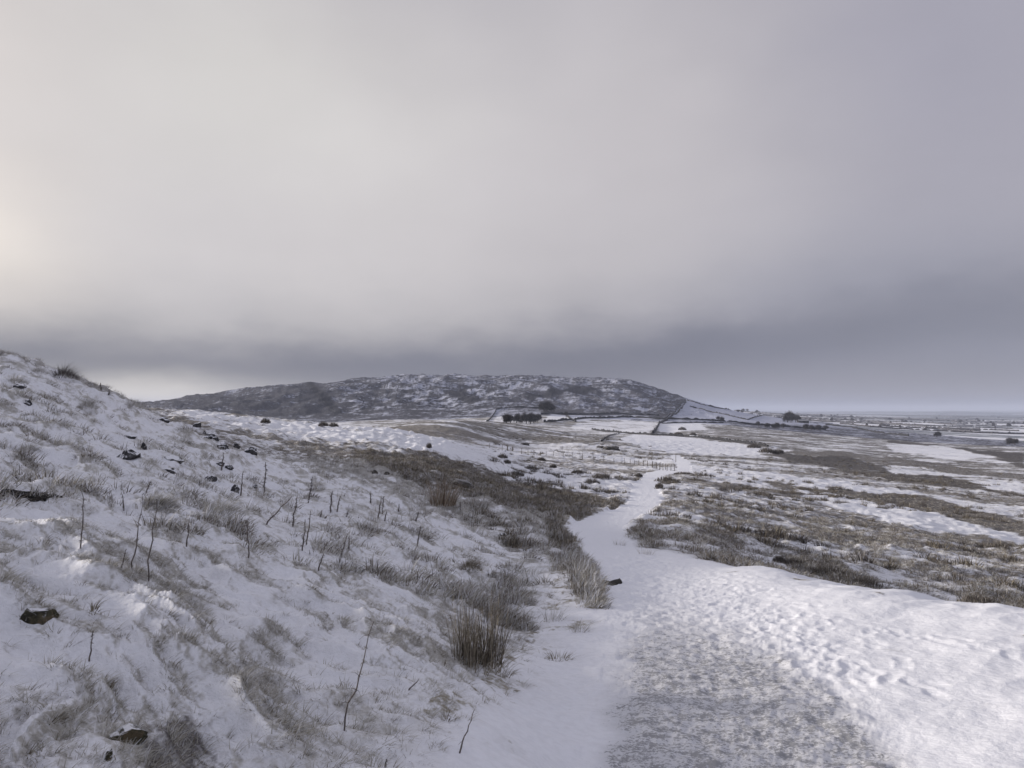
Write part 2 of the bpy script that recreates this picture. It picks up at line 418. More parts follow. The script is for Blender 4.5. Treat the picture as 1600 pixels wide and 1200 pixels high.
for poly, (r0, r1), c, dk, soft in PAINT:
    xs = [p[0] for p in poly]; ys = [p[1] for p in poly]
    sel = front & (RG > r0) & (RG < r1) & (PX > min(xs) - 30) & (PX < (max(xs) + 30 if max(xs) < 1600 else 2600)) & (PY > min(ys) - 30) & (PY < max(ys) + 30)
    if not sel.any(): continue
    px_, py_ = PX[sel], PY[sel]
    px_ = np.minimum(px_, 1599)
    ky = 2.2
    ww = fbm(X[sel] * 25 / RG[sel], Y[sel] * 25 / RG[sel] * 0.6, 4, 21) * (soft * 3.0 + np.where(RG[sel] < 900, 14, 3))
    d = edge_dist(px_, py_, poly, ky)
    s = np.where(inside(px_, py_, poly), d, -d) + ww
    k = sstep(-soft, soft, s)
    COV[sel] += (c - COV[sel]) * k
    DRK[sel] += (dk - DRK[sel]) * k

plain = (front & (bearing_px > 1060) & (RG > 850) & (PY < 661 + (np.minimum(bearing_px, 1700) - 1250) * .088) & ((RG > 1900) | (bearing_px > 1300))).astype(float)
# ---- relief
def ridged(x, y, seed):
    return 1 - np.abs(pn(x, y, seed)) * 2.2
def rot(x, y, deg):
    c, s_ = math.cos(math.radians(deg)), math.sin(math.radians(deg))
    return x * c - y * s_, x * s_ + y * c
dz = np.zeros(X.shape)
# tussocky bank: hummocks drawn out by the wind across the slope
bk_m = bank_f * sstep(0.1, 1.3, -sdist) * sstep(60, 35, RG)
sel = bk_m > 0.001
x_, y_ = X[sel], Y[sel]
wx = fbm(x_ * .7, y_ * .7, 2, 31) * .6
xr, yr = rot(x_ + wx, y_ + wx * .6, -53)
fade_hi = sstep(30, 10, RG[sel]); 
h = fbm(xr * 1.1, yr * 0.5, 3, 41, .5) * .27
h += (ridged(xr * 2.0, yr * .9, 44) - .6) * .060
h += (ridged(xr * 4.6, yr * 2.4, 45) - .6) * .046
h += fbm(xr * 10, yr * 5, 3, 47) * .050 * fade_hi
h += np.maximum(pn(x_ * 2.3, y_ * 2.3, 48), 0) ** 1.5 * .15
h += fbm(xr * 22, yr * 14, 2, 49) * .014 * fade_hi
dz[sel] += h * bk_m[sel]
DZB = np.zeros(X.shape); DZB[sel] = h
HUM = np.zeros(X.shape); HUM[sel] = h
sel = (bank_f > 0) & (RG > 11) & (RG < 140)
kk = sstep(11, 20, RG[sel]) * sstep(140, 90, RG[sel]) * (1 - TRK[sel])
hb_ = (np.maximum(pn(X[sel] * 1.15, Y[sel] * .95, 141), 0) ** 1.3 * .42 + fbm(X[sel] * .45, Y[sel] * .3, 3, 142) * .30 - .04) * kk
dz[sel] += hb_; HUM[sel] += hb_ * .8
# track: trodden snow
sel = (TRK > 0.001)
x_, y_ = X[sel], Y[sel]
h = fbm(x_ * 2, y_ * 2, 3, 51) * .035 + fbm(x_ * 7, y_ * 7, 4, 52, .6) * .040
dz[sel] += h * TRK[sel]
# berm and verge
sel = (BERM > 0.001)
x_, y_ = X[sel], Y[sel]
xr, yr = rot(x_, y_, -40)
h = fbm(xr * .45, yr * .7, 3, 61) * .16 + (ridged(xr * 1.2, yr * 2.6, 62) - .6) * .018 + fbm(x_ * 7, y_ * 7, 3, 63) * .007
dz[sel] += h * BERM[sel] * (~left_of[sel]) * sstep(-.1, 1.6, -sdist[sel])
sel = (RG < 24) & front
x_, y_ = X[sel], Y[sel]
dz[sel] += (fbm(x_ * 2.6, y_ * 2.6, 3, 161) * .04 + fbm(x_ * 8, y_ * 8, 3, 162) * .009) * (1 - .6 * TRK[sel]) * (1 - bk_m[sel]) * np.where(left_of[sel], 1.3, .7)
# trail of footprints along the right side of the track
fp = np.random.default_rng(5)
prints = []
fpz = np.zeros(X.shape)
for k in range(170):
    t = fp.random()
    p = np.array([1120 + 230 * t, 895 + 175 * t ** 1.1]) + fp.normal(0, 1, 2) * np.array([34, 7]) * (0.5 + t)
    prints.append((p[0] + fp.normal(0, 22), p[1] + fp.normal(0, 8)))
for k in range(34):
    t = k / 34
    prints.append((1230 + 370 * t + fp.normal(0, 6), 960 + 60 * t + fp.normal(0, 5)))
for k in range(60):
    prints.append((fp.uniform(960, 1200), 900 + fp.random() ** 2 * 130))
for (ppx, ppy) in prints:
    cx, cy, _ = hit0(ppx, ppy)
    th = fp.normal(0.15, .5)
    sx, sy = .05, .105
    m = (np.abs(X - cx) < .45) & (np.abs(Y - cy) < .45)
    if not m.any(): continue
    ex = (X[m] - cx) * math.cos(th) - (Y[m] - cy) * math.sin(th)
    ey = (X[m] - cx) * math.sin(th) + (Y[m] - cy) * math.cos(th)
    g = (ex / sx) ** 2 + (ey / sy) ** 2
    fpz[m] = np.minimum(fpz[m], -.010 * np.exp(-g ** 1.5))
    dz[m] += .0025 * np.exp(-((np.sqrt(g) - 1.45) / .35) ** 2)
dz += fpz
# moor tussocks beyond
mo = sstep(16, 30, RG) * (1 - TRK) * (1 - bk_m)
mo = np.where(RG < 18.5, mo * behind_crest, mo)
sel = (mo > .001) & (RG < 400)
x_, y_ = X[sel], Y[sel]
fa = sstep(400, 120, RG[sel])
h = fbm(x_ * .33, y_ * .33, 3, 71) * .55 + (ridged(x_ * .9, y_ * .9, 72) - .6) * .10 * fa + np.maximum(pn(x_ * 1.6, y_ * 1.6, 73), 0) * .26 * sstep(120, 40, RG[sel])
dz[sel] += h * mo[sel]
sel = RG > 120
x_, y_ = X[sel], Y[sel]
dz[sel] += fbm(x_ / 28, y_ / 28, 4, 74) * 1.6 * sstep(150, 500, RG[sel])
# craggy far hill
hill_w = sstep(950, 1150, RG) * sstep(2600, 2200, RG) * sstep(1180, 1000, bearing_px)
sel = hill_w > .001
x_, y_ = X[sel], Y[sel]
hr = ridged(x_ / 110, y_ / 120, 81) * 7 + ridged(x_ / 38, y_ / 50, 82) * 4.2 + fbm(x_ / 14, y_ / 18, 4, 83, .7) * 4.0
dz[sel] += ((hr - 4.5) * .95 + fbm(x_ / 170, y_ / 300, 3, 181) * 16) * hill_w[sel]
HR = np.zeros(X.shape); HR[sel] = hr
# low swells on the far plain
sel = RG > 2000
dz[sel] += fbm(X[sel] / 1400, Y[sel] / 1400, 3, 85) * 22 * sstep(2200, 6000, RG[sel]) + (fbm(X[sel] / 3500, Y[sel] / 2500, 4, 86) + .12) * 130 * sstep(6500, 14000, RG[sel])
Z = Z0 + dz

# slope-dependent cover: snow packs on the windward (left) faces, grass shows on lee faces
dHda = np.gradient(DZB, axis=0) / (np.gradient(AG, axis=0) * RG)
lee = np.clip(-dHda, -1.2, 1.2)
COV += bk_m * (lee * .38 + np.clip(HUM, -.1, .2) * .9)
xq, yq = rot(X, Y, -53)
patch = fbm(xq * 1.9, yq * .9, 4, 91)
COV += bk_m * patch * .75
COV += np.where((bank_f > 0) & (RG > 16) & (RG < 130) & (TRK < .1), fbm(X * .7, Y * .5, 6, 171, .75) * .8, 0) * sstep(.1, .4, COV)
COV += mo * (RG < 500) * fbm(X * .25, Y * .25, 4, 92) * .55
fx, fy = rot(X, Y, 20)
COV += np.where((RG > 16) & (RG < 1900) & (plain < .5) & (bk_m < .5), fbm(rot(X, Y, -10)[0] / 45, rot(X, Y, -10)[1] / 25, 8, 143, .78) * 1.1, 0) * (.35 + sstep(.05, .4, COV))
COV += (RG > 150) * (RG < 950) * fbm(fx / 60, fy / 22, 4, 93) * .5 * (COV > .22)
HN = .28 + .72 * sstep(470, 560, bearing_px) * sstep(900, 800, bearing_px) * sstep(594, 608, PY)  # patch contrast by bearing; lowered near the summit as painted cloud fade
COV += hill_w * (np.clip(np.gradient(dz, axis=1) / (np.gradient(RG, axis=1)), -1, 1) * -0.5 + fbm(X / 38, Y / 62, 7, 94, .78) * .95 * HN)
DRK += fbm(X / (2 + RG * .06), Y / (2 + RG * .06), 3, 95) * .35
# crag outcrops
crag = sstep(.20, .30, fbm(X / 30, Y / 40, 6, 96, .75)) * hill_w * (.25 + .75 * HN)
COV += crag; DRK += crag * .8

# ---- fields of the far plain
def field_id(x, y):
    wxx = x + fbm(x / 900, y / 900, 2, 101) * 500; wyy = y + fbm(x / 700, y / 700, 2, 102) * 420
    row = np.floor(np.log(np.maximum(wyy, 10)) / .105)
    colw = np.exp(row * .105) * .085 + 45
    shift = (np.abs(np.sin(row * 12.9898)) * 43758.5) % 1
    c = np.floor(wxx / colw + shift)
    return row, c
fr, fc = field_id(X, Y)
fh = (np.abs(np.sin(fr * 127.1 + fc * 311.7)) * 43758.5453) % 1
fcov = np.where(fh < .5, .12, np.where(fh < .78, .3, .6))
k = plain > .5
COV[k] = fcov[k] + sstep(3000, 7500, RG[k]) * .6 + fbm(X[k] / 150, Y[k] / 60, 3, 97) * .2; DRK[k] = .35 + .3 * fh[k]

# berm and track cover
COV = COV * (1 - BERM) + BERM * (.07 + np.maximum(fbm(X * 1.6, Y * 1.6, 4, 98) - .16, 0) * 1.7 + np.where(left_of | (AG < .0), sstep(.1, 1.1, -sdist + fbm(X * 2, Y * 2, 3, 173) * .8) * (.24 + fbm(X * 3, Y * 3, 4, 172) * .4), 0))
COV = COV * (1 - TRK) + TRK * .02
GRAV = np.zeros(X.shape)
gpoly = [(915,1300),(925,1150),(948,1040),(962,960),(975,900),(1040,890),(1120,930),(1250,1010),(1370,1100),(1450,1200),(1500,1300)]
sel = front & (RG < 20)
pxs, pys = PX[sel], PY[sel]
d = edge_dist(pxs, pys, gpoly)
s = np.where(inside(pxs, pys, gpoly), d, -d) + fbm(X[sel] * 2.5, Y[sel] * 2.5, 3, 99) * 60
GRAV[sel] = sstep(-25, 70, s) * (.22 + .78 * sstep(900, 1050, pys)) 
COV = np.clip(COV, 0, 1); DRK = np.clip(DRK, 0, 1)

# ------------------------------------------------------------------ ground meshes
def mat_base(name):
    m_ = bpy.data.materials.new(name)
    m_.use_nodes = True
    t = NT(m_.node_tree)
    b = m_.node_tree.nodes['Principled BSDF']
    return m_, t, b

def ground_mat(name, sc, bump_d, streak=1.0, contrast=.16, theta=-37, snow=(.84, .84, .885), straw=(.30, .27, .21), dark=(.060, .055, .058)):
    """snow thinning over dead grass; sc = coarsest noise frequency per metre"""
    m_, t, b = mat_base(name)
    at = t.node('ShaderNodeAttribute', attribute_name='cover').outputs['Color']
    sp = t.node('ShaderNodeSeparateColor'); t.l.new(at, sp.inputs[0])
    cov, drk, grav = sp.outputs[0], sp.outputs[1], sp.outputs[2]
    pos = t.node('ShaderNodeNewGeometry').outputs['Position']
    def strk(k_, loc=(0, 0, 0)):
        q_ = t.mapping(pos, (1 / (sc * k_ * streak), 1 / (sc * k_), 1 / (sc * k_)), (0, 0, math.radians(theta)), loc)
        q_.node.vector_type = 'TEXTURE'
        return q_
    pv = strk(1.0)
    nA = t.noise(pv, 1.0, 9, .68)
    nB = t.noise(strk(7.0, (3, 1, 2)), 1.0, 5, .6)
    thr = t.m('ADD', t.m('MULTIPLY', nA, .72), t.m('MULTIPLY', nB, .28))
    # coverage: grass where the noise falls under the cover value
    x = t.m('SUBTRACT', t.m('ADD', .30, t.m('MULTIPLY', cov, .42)), thr)
    k = t.smooth(x, -contrast * .5, contrast * .5)
    k = t.m('MULTIPLY', k, t.smooth(cov, 0.0, .12))
    vegn = t.noise(t.mapping(pos, (sc * 3, sc * 3, sc * 3), loc=(9, 4, 1)), 1.0, 6, .65)
    dk = t.m('ADD', drk, t.m('MULTIPLY', t.m('SUBTRACT', vegn, .5), 1.1), clamp=True)
    veg = t.mix(dk, straw, dark)
    # frost left on the grass
    fr_ = t.smooth(t.noise(t.mapping(pos, (sc * 11, sc * 11, sc * 11)), 1.0, 4, .7), .48, .66)
    veg = t.mix(t.m('MULTIPLY', fr_, t.m('SUBTRACT', .65, t.m('MULTIPLY', dk, .5))), veg, snow)
    sn = t.mix(t.smooth(nB, .35, .7), snow, tuple(c * .93 for c in snow))
    c = t.mix(k, sn, veg)
    # thin snow with the grass greying it
    thin = t.smooth(t.noise(strk(1.9, (5, 8, 1)), 1.0, 7, .7), .38, .66)
    c = t.mix(t.m('MULTIPLY', thin, t.m('MULTIPLY', t.smooth(cov, .05, .6), .42)), c, t.mix(drk, straw, dark))
    # grit showing through on the trodden track
    g1 = t.noise(t.mapping(pos, (9, 14, 9)), 1.0, 5, .72)
    g2 = t.noise(t.mapping(pos, (48, 60, 48)), 1.0, 4, .7)
    gg = t.m('ADD', t.m('MULTIPLY', g1, .5), t.m('MULTIPLY', g2, .5))
    gk = t.smooth(t.m('SUBTRACT', t.m('ADD', .30, t.m('MULTIPLY', grav, .20)), gg), -.03, .04)
    gk = t.m('MULTIPLY', gk, t.smooth(grav, .0, .3))
    c = t.mix(t.m('MULTIPLY', gk, .78), c, (.20, .20, .21))
    c = t.mix(t.m('MULTIPLY', t.smooth(grav, .05, 1), .34), c, (.30, .295, .30))
    t.l.new(c, b.inputs['Base Color'])
    b.inputs['Roughness'].default_value = .85
    b.inputs['Specular IOR Level'].default_value = .15
    bn = t.node('ShaderNodeBump')
    bn.inputs['Strength'].default_value = .8
    bn.inputs['Distance'].default_value = bump_d
    hh = t.m('ADD', t.m('MULTIPLY', nA, 1.0), t.m('MULTIPLY', nB, .5))
    hh = t.m('ADD', hh, t.m('MULTIPLY', t.m('MULTIPLY', vegn, k), .5))
    t.l.new(hh, bn.inputs['Height'])
    t.l.new(bn.outputs[0], b.inputs['Normal'])
    return m_

M = {}
M['bank'] = ground_mat('snowy_grass_bank', 3.4, .05, .6, .22, straw=(.43, .41, .375), dark=(.12, .11, .11))
M['track'] = ground_mat('trodden_snow', 3.0, .026, .8)
M['verge'] = ground_mat('smooth_snow', 3.0, .026, .8, .10)
M['moor'] = ground_mat('snowy_moor', 2.2, .14, .8, .14, -15, straw=(.23, .205, .175), dark=(.060, .050, .042))
M['moorfar'] = ground_mat('snowy_moor_distant', .16, .6, .35, .16, -12, straw=(.22, .20, .175), dark=(.045, .038, .036))
M['hill'] = ground_mat('snowy_hill', .22, 3.0, .6, .14, -10, straw=(.085, .083, .10), dark=(.018, .018, .027), snow=(.50, .52, .63))  # tones lowered to paint the cloud's shadow into the hill
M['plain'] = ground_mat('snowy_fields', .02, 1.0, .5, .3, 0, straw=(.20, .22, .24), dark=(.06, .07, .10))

V = np.stack([X, Y, Z], -1).reshape(-1, 3)
C4 = np.stack([COV, DRK, GRAV, np.ones_like(COV)], -1).reshape(-1, 4)
ii, jj = np.meshgrid(np.arange(NA), np.arange(NR - 1), indexing='ij')
i2 = (ii + 1) % NA
quads = np.stack([ii * NR + jj, i2 * NR + jj, i2 * NR + jj + 1, ii * NR + jj + 1], -1).reshape(-1, 4)
zone = np.zeros(X.shape, int)                    # 0 hillside 1 track 2 verge 3 moor 4 hill 5 farmland
zone[:] = 3
zone[(bank_f > 0) & (RG < 40)] = 0
zone[(bank_f > 0) & (RG < 30) & (bk_m < .6) & (sdist > -1.6)] = 2
zone[(~left_of) & (RG < 19) & (behind_crest < .5)] = 2
zone[(RG < 2.4)] = np.where(X[RG < 2.4] < -.2, 0, 2)
zone[TRK > .5] = 1
zone[(RG > 230) & (zone == 3)] = 6
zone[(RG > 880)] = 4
zone[plain > .5] = 5
zone[RG > 2600] = 5
fz = zone.ravel()[quads[:, 0]]

def link_mesh(name, verts, faces, mat, parent=None, smooth=True, mesh=None):
    if mesh is None:
        me = bpy.data.meshes.new(name)
        verts = np.asarray(verts, np.float32); faces = np.asarray(faces, np.int32)
        nf, kf = faces.shape
        me.vertices.add(len(verts)); me.vertices.foreach_set('co', verts.ravel())
        me.loops.add(nf * kf); me.loops.foreach_set('vertex_index', faces.ravel())
        me.polygons.add(nf)
        me.polygons.foreach_set('loop_start', np.arange(0, nf * kf, kf, dtype=np.int32))
        me.polygons.foreach_set('loop_total', np.full(nf, kf, np.int32))
        me.polygons.foreach_set('use_smooth', np.full(nf, smooth))
        me.update(calc_edges=True)
        if mat: me.materials.append(mat)
    else:
        me = mesh
    o = bpy.data.objects.new(name, me)
    COL.objects.link(o)
    if parent: o.parent = parent
    return o
def tag(o, label=None, cat=None, group=None, kind=None):
    if label: o['label'] = label
    if cat: o['category'] = cat
    if group: o['group'] = group
    if kind: o['kind'] = kind
    return o

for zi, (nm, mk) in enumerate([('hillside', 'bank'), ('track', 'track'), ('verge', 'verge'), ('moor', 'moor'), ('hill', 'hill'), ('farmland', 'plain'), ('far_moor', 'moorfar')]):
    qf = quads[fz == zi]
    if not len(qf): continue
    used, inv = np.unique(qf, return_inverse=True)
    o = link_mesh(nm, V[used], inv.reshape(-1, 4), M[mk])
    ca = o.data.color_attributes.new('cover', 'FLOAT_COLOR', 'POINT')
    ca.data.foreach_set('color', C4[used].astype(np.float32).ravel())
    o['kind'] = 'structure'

# ------------------------------------------------------------------ lookups on the finished ground
LR = np.log(rr)
def glook(arr, x, y):
    x = np.atleast_1d(np.asarray(x, float)); y = np.atleast_1d(np.asarray(y, float))
    a = np.arctan2(x, y); l = np.log(np.clip(np.hypot(x, y), rr[0], rr[-1] * .999))
    i = np.clip(np.searchsorted(aa, a) - 1, 0, NA - 2); j = np.clip(np.searchsorted(LR, l) - 1, 0, NR - 2)
    fi = np.clip((a - aa[i]) / (aa[i + 1] - aa[i]), 0, 1); fj = np.clip((l - LR[j]) / (LR[j + 1] - LR[j]), 0, 1)
    return (arr[i, j] * (1 - fi) + arr[i + 1, j] * fi) * (1 - fj) + (arr[i, j + 1] * (1 - fi) + arr[i + 1, j + 1] * fi) * fj
def gz(x, y):
    return float(glook(Z, x, y)[0])
def hit(px, py, rmin=2.0, rmax=30000):
    u = (px - 800) / F
    d = np.geomspace(rmin, rmax, 6000)
    z = glook(Z, u * d, d)
    x = u * (d * math.cos(PITCH) + z * math.sin(PITCH))
    z = glook(Z, x, d)
    _, ppy = project(x, d, z)
    ok = ppy <= py
    k = int(np.argmax(ok)) if ok.any() else int(np.argmin(ppy))
    return Vector((x[k], d[k], z[k]))

#@@OBJECTS
# ------------------------------------------------------------------ object materials
def simple_mat(name, cols, rough=.8, island=False, nscale=8, snow=0.0, snow_lo=.35, snow_hi=.8):
    """cols: two or three tones mixed by noise or per blade; snow: how much lies on upward faces"""
    m_, t, b = mat_base(name)
    geo = t.node('ShaderNodeNewGeometry')
    if island:
        f = geo.outputs['Random Per Island']
    else:
        oc = t.node('ShaderNodeTexCoord').outputs['Object']
        f = t.smooth(t.noise(oc, nscale, 5, .65), .3, .7)
    if len(cols) == 2:
        c = t.mix(f, cols[0], cols[1])
    else:
        c = t.mix(t.lin(f, 0, .5), cols[0], cols[1]); c = t.mix(t.lin(f, .5, 1), c, cols[2])
    if snow > 0:
        sp = t.node('ShaderNodeSeparateXYZ'); t.l.new(geo.outputs['Normal'], sp.inputs[0])
        nn = t.noise(geo.outputs['Position'], nscale * 1.3, 5, .7)
        k = t.smooth(t.m('ADD', sp.outputs[2], t.m('MULTIPLY', t.m('SUBTRACT', nn, .5), 1.4)), snow_lo, snow_hi)
        c = t.mix(t.m('MULTIPLY', k, snow), c, (.86, .86, .90))
    t.l.new(c, b.inputs['Base Color'])
    b.inputs['Roughness'].default_value = rough
    b.inputs['Specular IOR Level'].default_value = .2
    if not island:
        bn = t.node('ShaderNodeBump'); bn.inputs['Strength'].default_value = .7; bn.inputs['Distance'].default_value = .02
        t.l.new(t.noise(t.node('ShaderNodeTexCoord').outputs['Object'], nscale * 3, 6, .7), bn.inputs['Height'])
        t.l.new(bn.outputs[0], b.inputs['Normal'])
    return m_
M['frost_grass'] = simple_mat('frosted_grass', [(.30, .275, .225), (.52, .50, .46), (.78, .78, .82)], island=True)
M['straw'] = simple_mat('dead_straw', [(.13, .11, .085), (.27, .235, .18), (.45, .42, .36)], island=True)
M['rush'] = simple_mat('dry_rushes', [(.060, .052, .045), (.17, .145, .11), (.34, .30, .235)], island=True)
M['russet'] = simple_mat('russet_reeds', [(.10, .075, .055), (.24, .18, .13), (.46, .39, .31)], island=True)
M['heather'] = simple_mat('dark_heather', [(.050, .043, .040), (.105, .090, .078), (.26, .24, .22)], island=True)
M['moorgrass'] = simple_mat('moor_grass', [(.10, .086, .070), (.26, .23, .19), (.64, .63, .66)], island=True)
M['stalk'] = simple_mat('dry_stalk', [(.09, .075, .068), (.24, .21, .195)], nscale=40)
M['leafd'] = simple_mat('withered_leaf', [(.085, .072, .07), (.22, .20, .19), (.6, .6, .62)], island=True)
M['rock'] = simple_mat('dark_mossy_rock', [(.018, .018, .016), (.060, .056, .035), (.14, .11, .07)], nscale=14, snow=.95, snow_lo=.70, snow_hi=1.0)
M['rockfar'] = simple_mat('dark_slate_rock', [(.022, .022, .026), (.085, .082, .085)], nscale=9, snow=.95, snow_lo=.45, snow_hi=.75)
M['baredark'] = simple_mat('heathery_earth', [(.035, .032, .030), (.09, .08, .07)], nscale=2, snow=.25, snow_lo=.6, snow_hi=1.1)
M['wood'] = simple_mat('weathered_wood', [(.07, .062, .055), (.16, .145, .13)], nscale=12, snow=.8, snow_lo=.6, snow_hi=.9)
M['wire'] = simple_mat('fence_wire', [(.18, .18, .19), (.25, .25, .26)], rough=.5)
M['wall'] = simple_mat('dry_stone', [(.018, .018, .022), (.055, .054, .060)], nscale=.8, snow=.06, snow_lo=.6, snow_hi=1.0)
M['bark'] = simple_mat('dark_bark', [(.028, .024, .024), (.075, .066, .060)], nscale=2)
M['twigs'] = simple_mat('bare_twigs', [(.026, .023, .027), (.050, .045, .048), (.085, .076, .076)], island=True)
M['hedge'] = simple_mat('bare_hedge', [(.035, .032, .038), (.085, .078, .080)], nscale=.3, snow=.35, snow_lo=.7, snow_hi=1.1)
M['barn'] = simple_mat('dark_barn_cladding', [(.035, .033, .036), (.06, .055, .055)], nscale=1)
M['slate'] = simple_mat('barn_roof', [(.05, .05, .058), (.09, .09, .10)], nscale=1, snow=.3)
M['peat'] = simple_mat('bare_peat', [(.012, .011, .011), (.030, .025, .022)], nscale=14)

# ------------------------------------------------------------------ shape helpers
def blades(n, lmin, lmax, spread, lean=(0, 0), fan=.5, bend=.5, w=.004, seg=3, r=None, dome=0.0):
    """n curved tapering blades rooted in a disc; returns verts, quads"""
    r = r or np.random.default_rng(1)
    rad = spread * np.sqrt(r.random(n)); th = r.random(n) * 2 * PI
    bx, by = rad * np.cos(th), rad * np.sin(th)
    L = r.uniform(lmin, lmax, n) * (1 - (.6 if dome > 0 else .15) * (rad / spread) ** 2)
    ox, oy = bx / spread, by / spread
    dx = ox * fan + r.normal(0, .18, n) + lean[0]; dy = oy * fan + r.normal(0, .18, n) + lean[1]
    bz = dome * (1 - (rad / spread) ** 2) - .015
    yaw = r.random(n) * PI
    wx, wy = np.cos(yaw), np.sin(yaw)
    vs = []
    for k in range(seg + 1):
        t = k / seg
        hz = L * (t - .32 * bend * t * t * np.hypot(dx, dy))
        px_ = bx + dx * L * (t * .55 + bend * t * t * .75)
        py_ = by + dy * L * (t * .55 + bend * t * t * .75)
        ww = w * (1 - t * .85) * .5
        for s_ in (-1, 1):
            vs.append(np.stack([px_ + wx * ww * s_, py_ + wy * ww * s_, bz + hz], -1))
    vs = np.stack(vs, 1).reshape(-1, 3)
    K = 2 * (seg + 1)
    base = np.arange(n) * K
    fs = [np.stack([base + 2 * k, base + 2 * k + 1, base + 2 * k + 3, base + 2 * k + 2], -1) for k in range(seg)]
    return vs, np.concatenate(fs)
def tube_arr(paths):
    """paths: list of (points, radii) -> verts, quads of 5-sided tubes"""
    V_, Q_ = [], []; off = 0; NS = 5
    for pts, rad in paths:
        pts = np.asarray(pts, float)
        m_ = len(pts)
        t = np.gradient(pts, axis=0); t /= np.linalg.norm(t, axis=1)[:, None] + 1e-9
        ref = np.array([.31, .12, .94]) if abs(t[0][2]) < .9 else np.array([1., .1, 0])
        a = np.cross(t, ref); a /= np.linalg.norm(a, axis=1)[:, None] + 1e-9
        b = np.cross(t, a)
        for k in range(m_):
            for s_ in range(NS):
                an = 2 * PI * s_ / NS
                V_.append(pts[k] + (a[k] * math.cos(an) + b[k] * math.sin(an)) * rad[k])
        for k in range(m_ - 1):
            for s_ in range(NS):
                Q_.append((off + k * NS + s_, off + k * NS + (s_ + 1) % NS, off + (k + 1) * NS + (s_ + 1) % NS, off + (k + 1) * NS + s_))
        off += m_ * NS
    return np.array(V_), np.array(Q_)
def rock_mesh(seed, w_, d_, h_, rough=.12):
    import bmesh
    r = random.Random(seed)
    bm = bmesh.new()
    for i in range(30):
        v = Vector((r.gauss(0, 1), r.gauss(0, 1), r.gauss(0, 1))).normalized()
        v = Vector((v.x * w_ / 2 * r.uniform(.75, 1.05), v.y * d_ / 2 * r.uniform(.75, 1.05), v.z * h_ * r.uniform(.7, 1.05)))
        bm.verts.new(v)
    res = bmesh.ops.convex_hull(bm, input=bm.verts)
    junk = [g for g in res.get('geom_interior', []) if isinstance(g, bmesh.types.BMVert)]
    bmesh.ops.delete(bm, geom=junk, context='VERTS')
    bmesh.ops.triangulate(bm, faces=bm.faces)
    bmesh.ops.subdivide_edges(bm, edges=bm.edges, cuts=2, use_grid_fill=True)
    for v in bm.verts:
        s_ = max(w_, h_)
        k = float(fbm(v.co.x / s_ * 3 + seed, v.co.y / s_ * 3 + v.co.z / s_ * 4, 3, seed % 50))
        v.co *= 1 + k * rough * 2.5
    me = bpy.data.meshes.new('rock'); bm.to_mesh(me); bm.free()
    return me
def empty(name, loc, rz=0, sc=1.0):
    o = bpy.data.objects.new(name, None); COL.objects.link(o)
    o.location = loc; o.rotation_euler = (0, 0, rz); o.scale = (sc,) * 3
    o.empty_display_size = .1
    return o
def m_per_px(p):           # metres covered by one photo pixel at a point
    return p.y / F

# ------------------------------------------------------------------ rush and grass clumps in the foreground
def place_clump(name, px, py, w_px, h_px, label, cat, mat, n=120, fan=.35, bend=.4, lean=(0.1, 0), bw=.006, seed=3, group=None, dome=0., rmin=2.0, lmin=.45):
    p = hit(px, py, rmin)
    s_ = m_per_px(p)
    r = np.random.default_rng(seed)
    v, f = blades(n, h_px * s_ * lmin, h_px * s_ * 1.05, w_px * s_ * .42, lean, fan, bend, bw, 4, r, dome * h_px * s_)
    o = link_mesh(name, v, f, mat)
    o.location = p
    return tag(o, label, cat, group)
# the big upright clump is made of two sheaves of stems and a skirt of arching blades
p = hit(742, 1040)
e = tag(empty('rush_clump', p), 'large upright clump of dry brown rushes on the snowy bank beside the track', 'rush clump', 'rush clumps on the bank')
s_ = m_per_px(p)
for k, (dx, dy, n_, L0, L1, fan, ln, w_) in enumerate([(-14, 0, 130, 60, 128, .14, (-.02, 0), 26), (24, .05, 120, 60, 128, .18, (.10, 0), 22), (4, .12, 90, 40, 112, .2, (.05, 0), 34)]):
    v, f = blades(n_, L0 * s_, L1 * s_, w_ * s_ * .8, ln, fan, .22, .0055, 4, np.random.default_rng(60 + k))
    o = link_mesh('stem_sheaf', v, f, M['rush'], e); o.location = (dx * s_, dy, 0)
v, f = blades(110, 28 * s_, 70 * s_, 42 * s_, (.35, -.1), .65, .9, .005, 5, np.random.default_rng(70))
o = link_mesh('arching_blades', v, f, M['straw'], e); o.location = (8 * s_, 0, 0)
o['label'] = 'paler blades arching out to the right'
place_clump('reed_clump', 692, 790, 46, 52, 'russet reed clump with pale tips standing on the grassy crest of the bank', 'reed clump', M['russet'], 260, .45, .5, (.12, 0), .014, 5, 'rush clumps on the bank')
place_clump('reed_clump', 745, 795, 40, 26, 'low straw coloured clump just right of the russet reed clump', 'reed clump', M['moorgrass'], 160, .6, .8, (.2, 0), .014, 6, 'rush clumps on the bank')
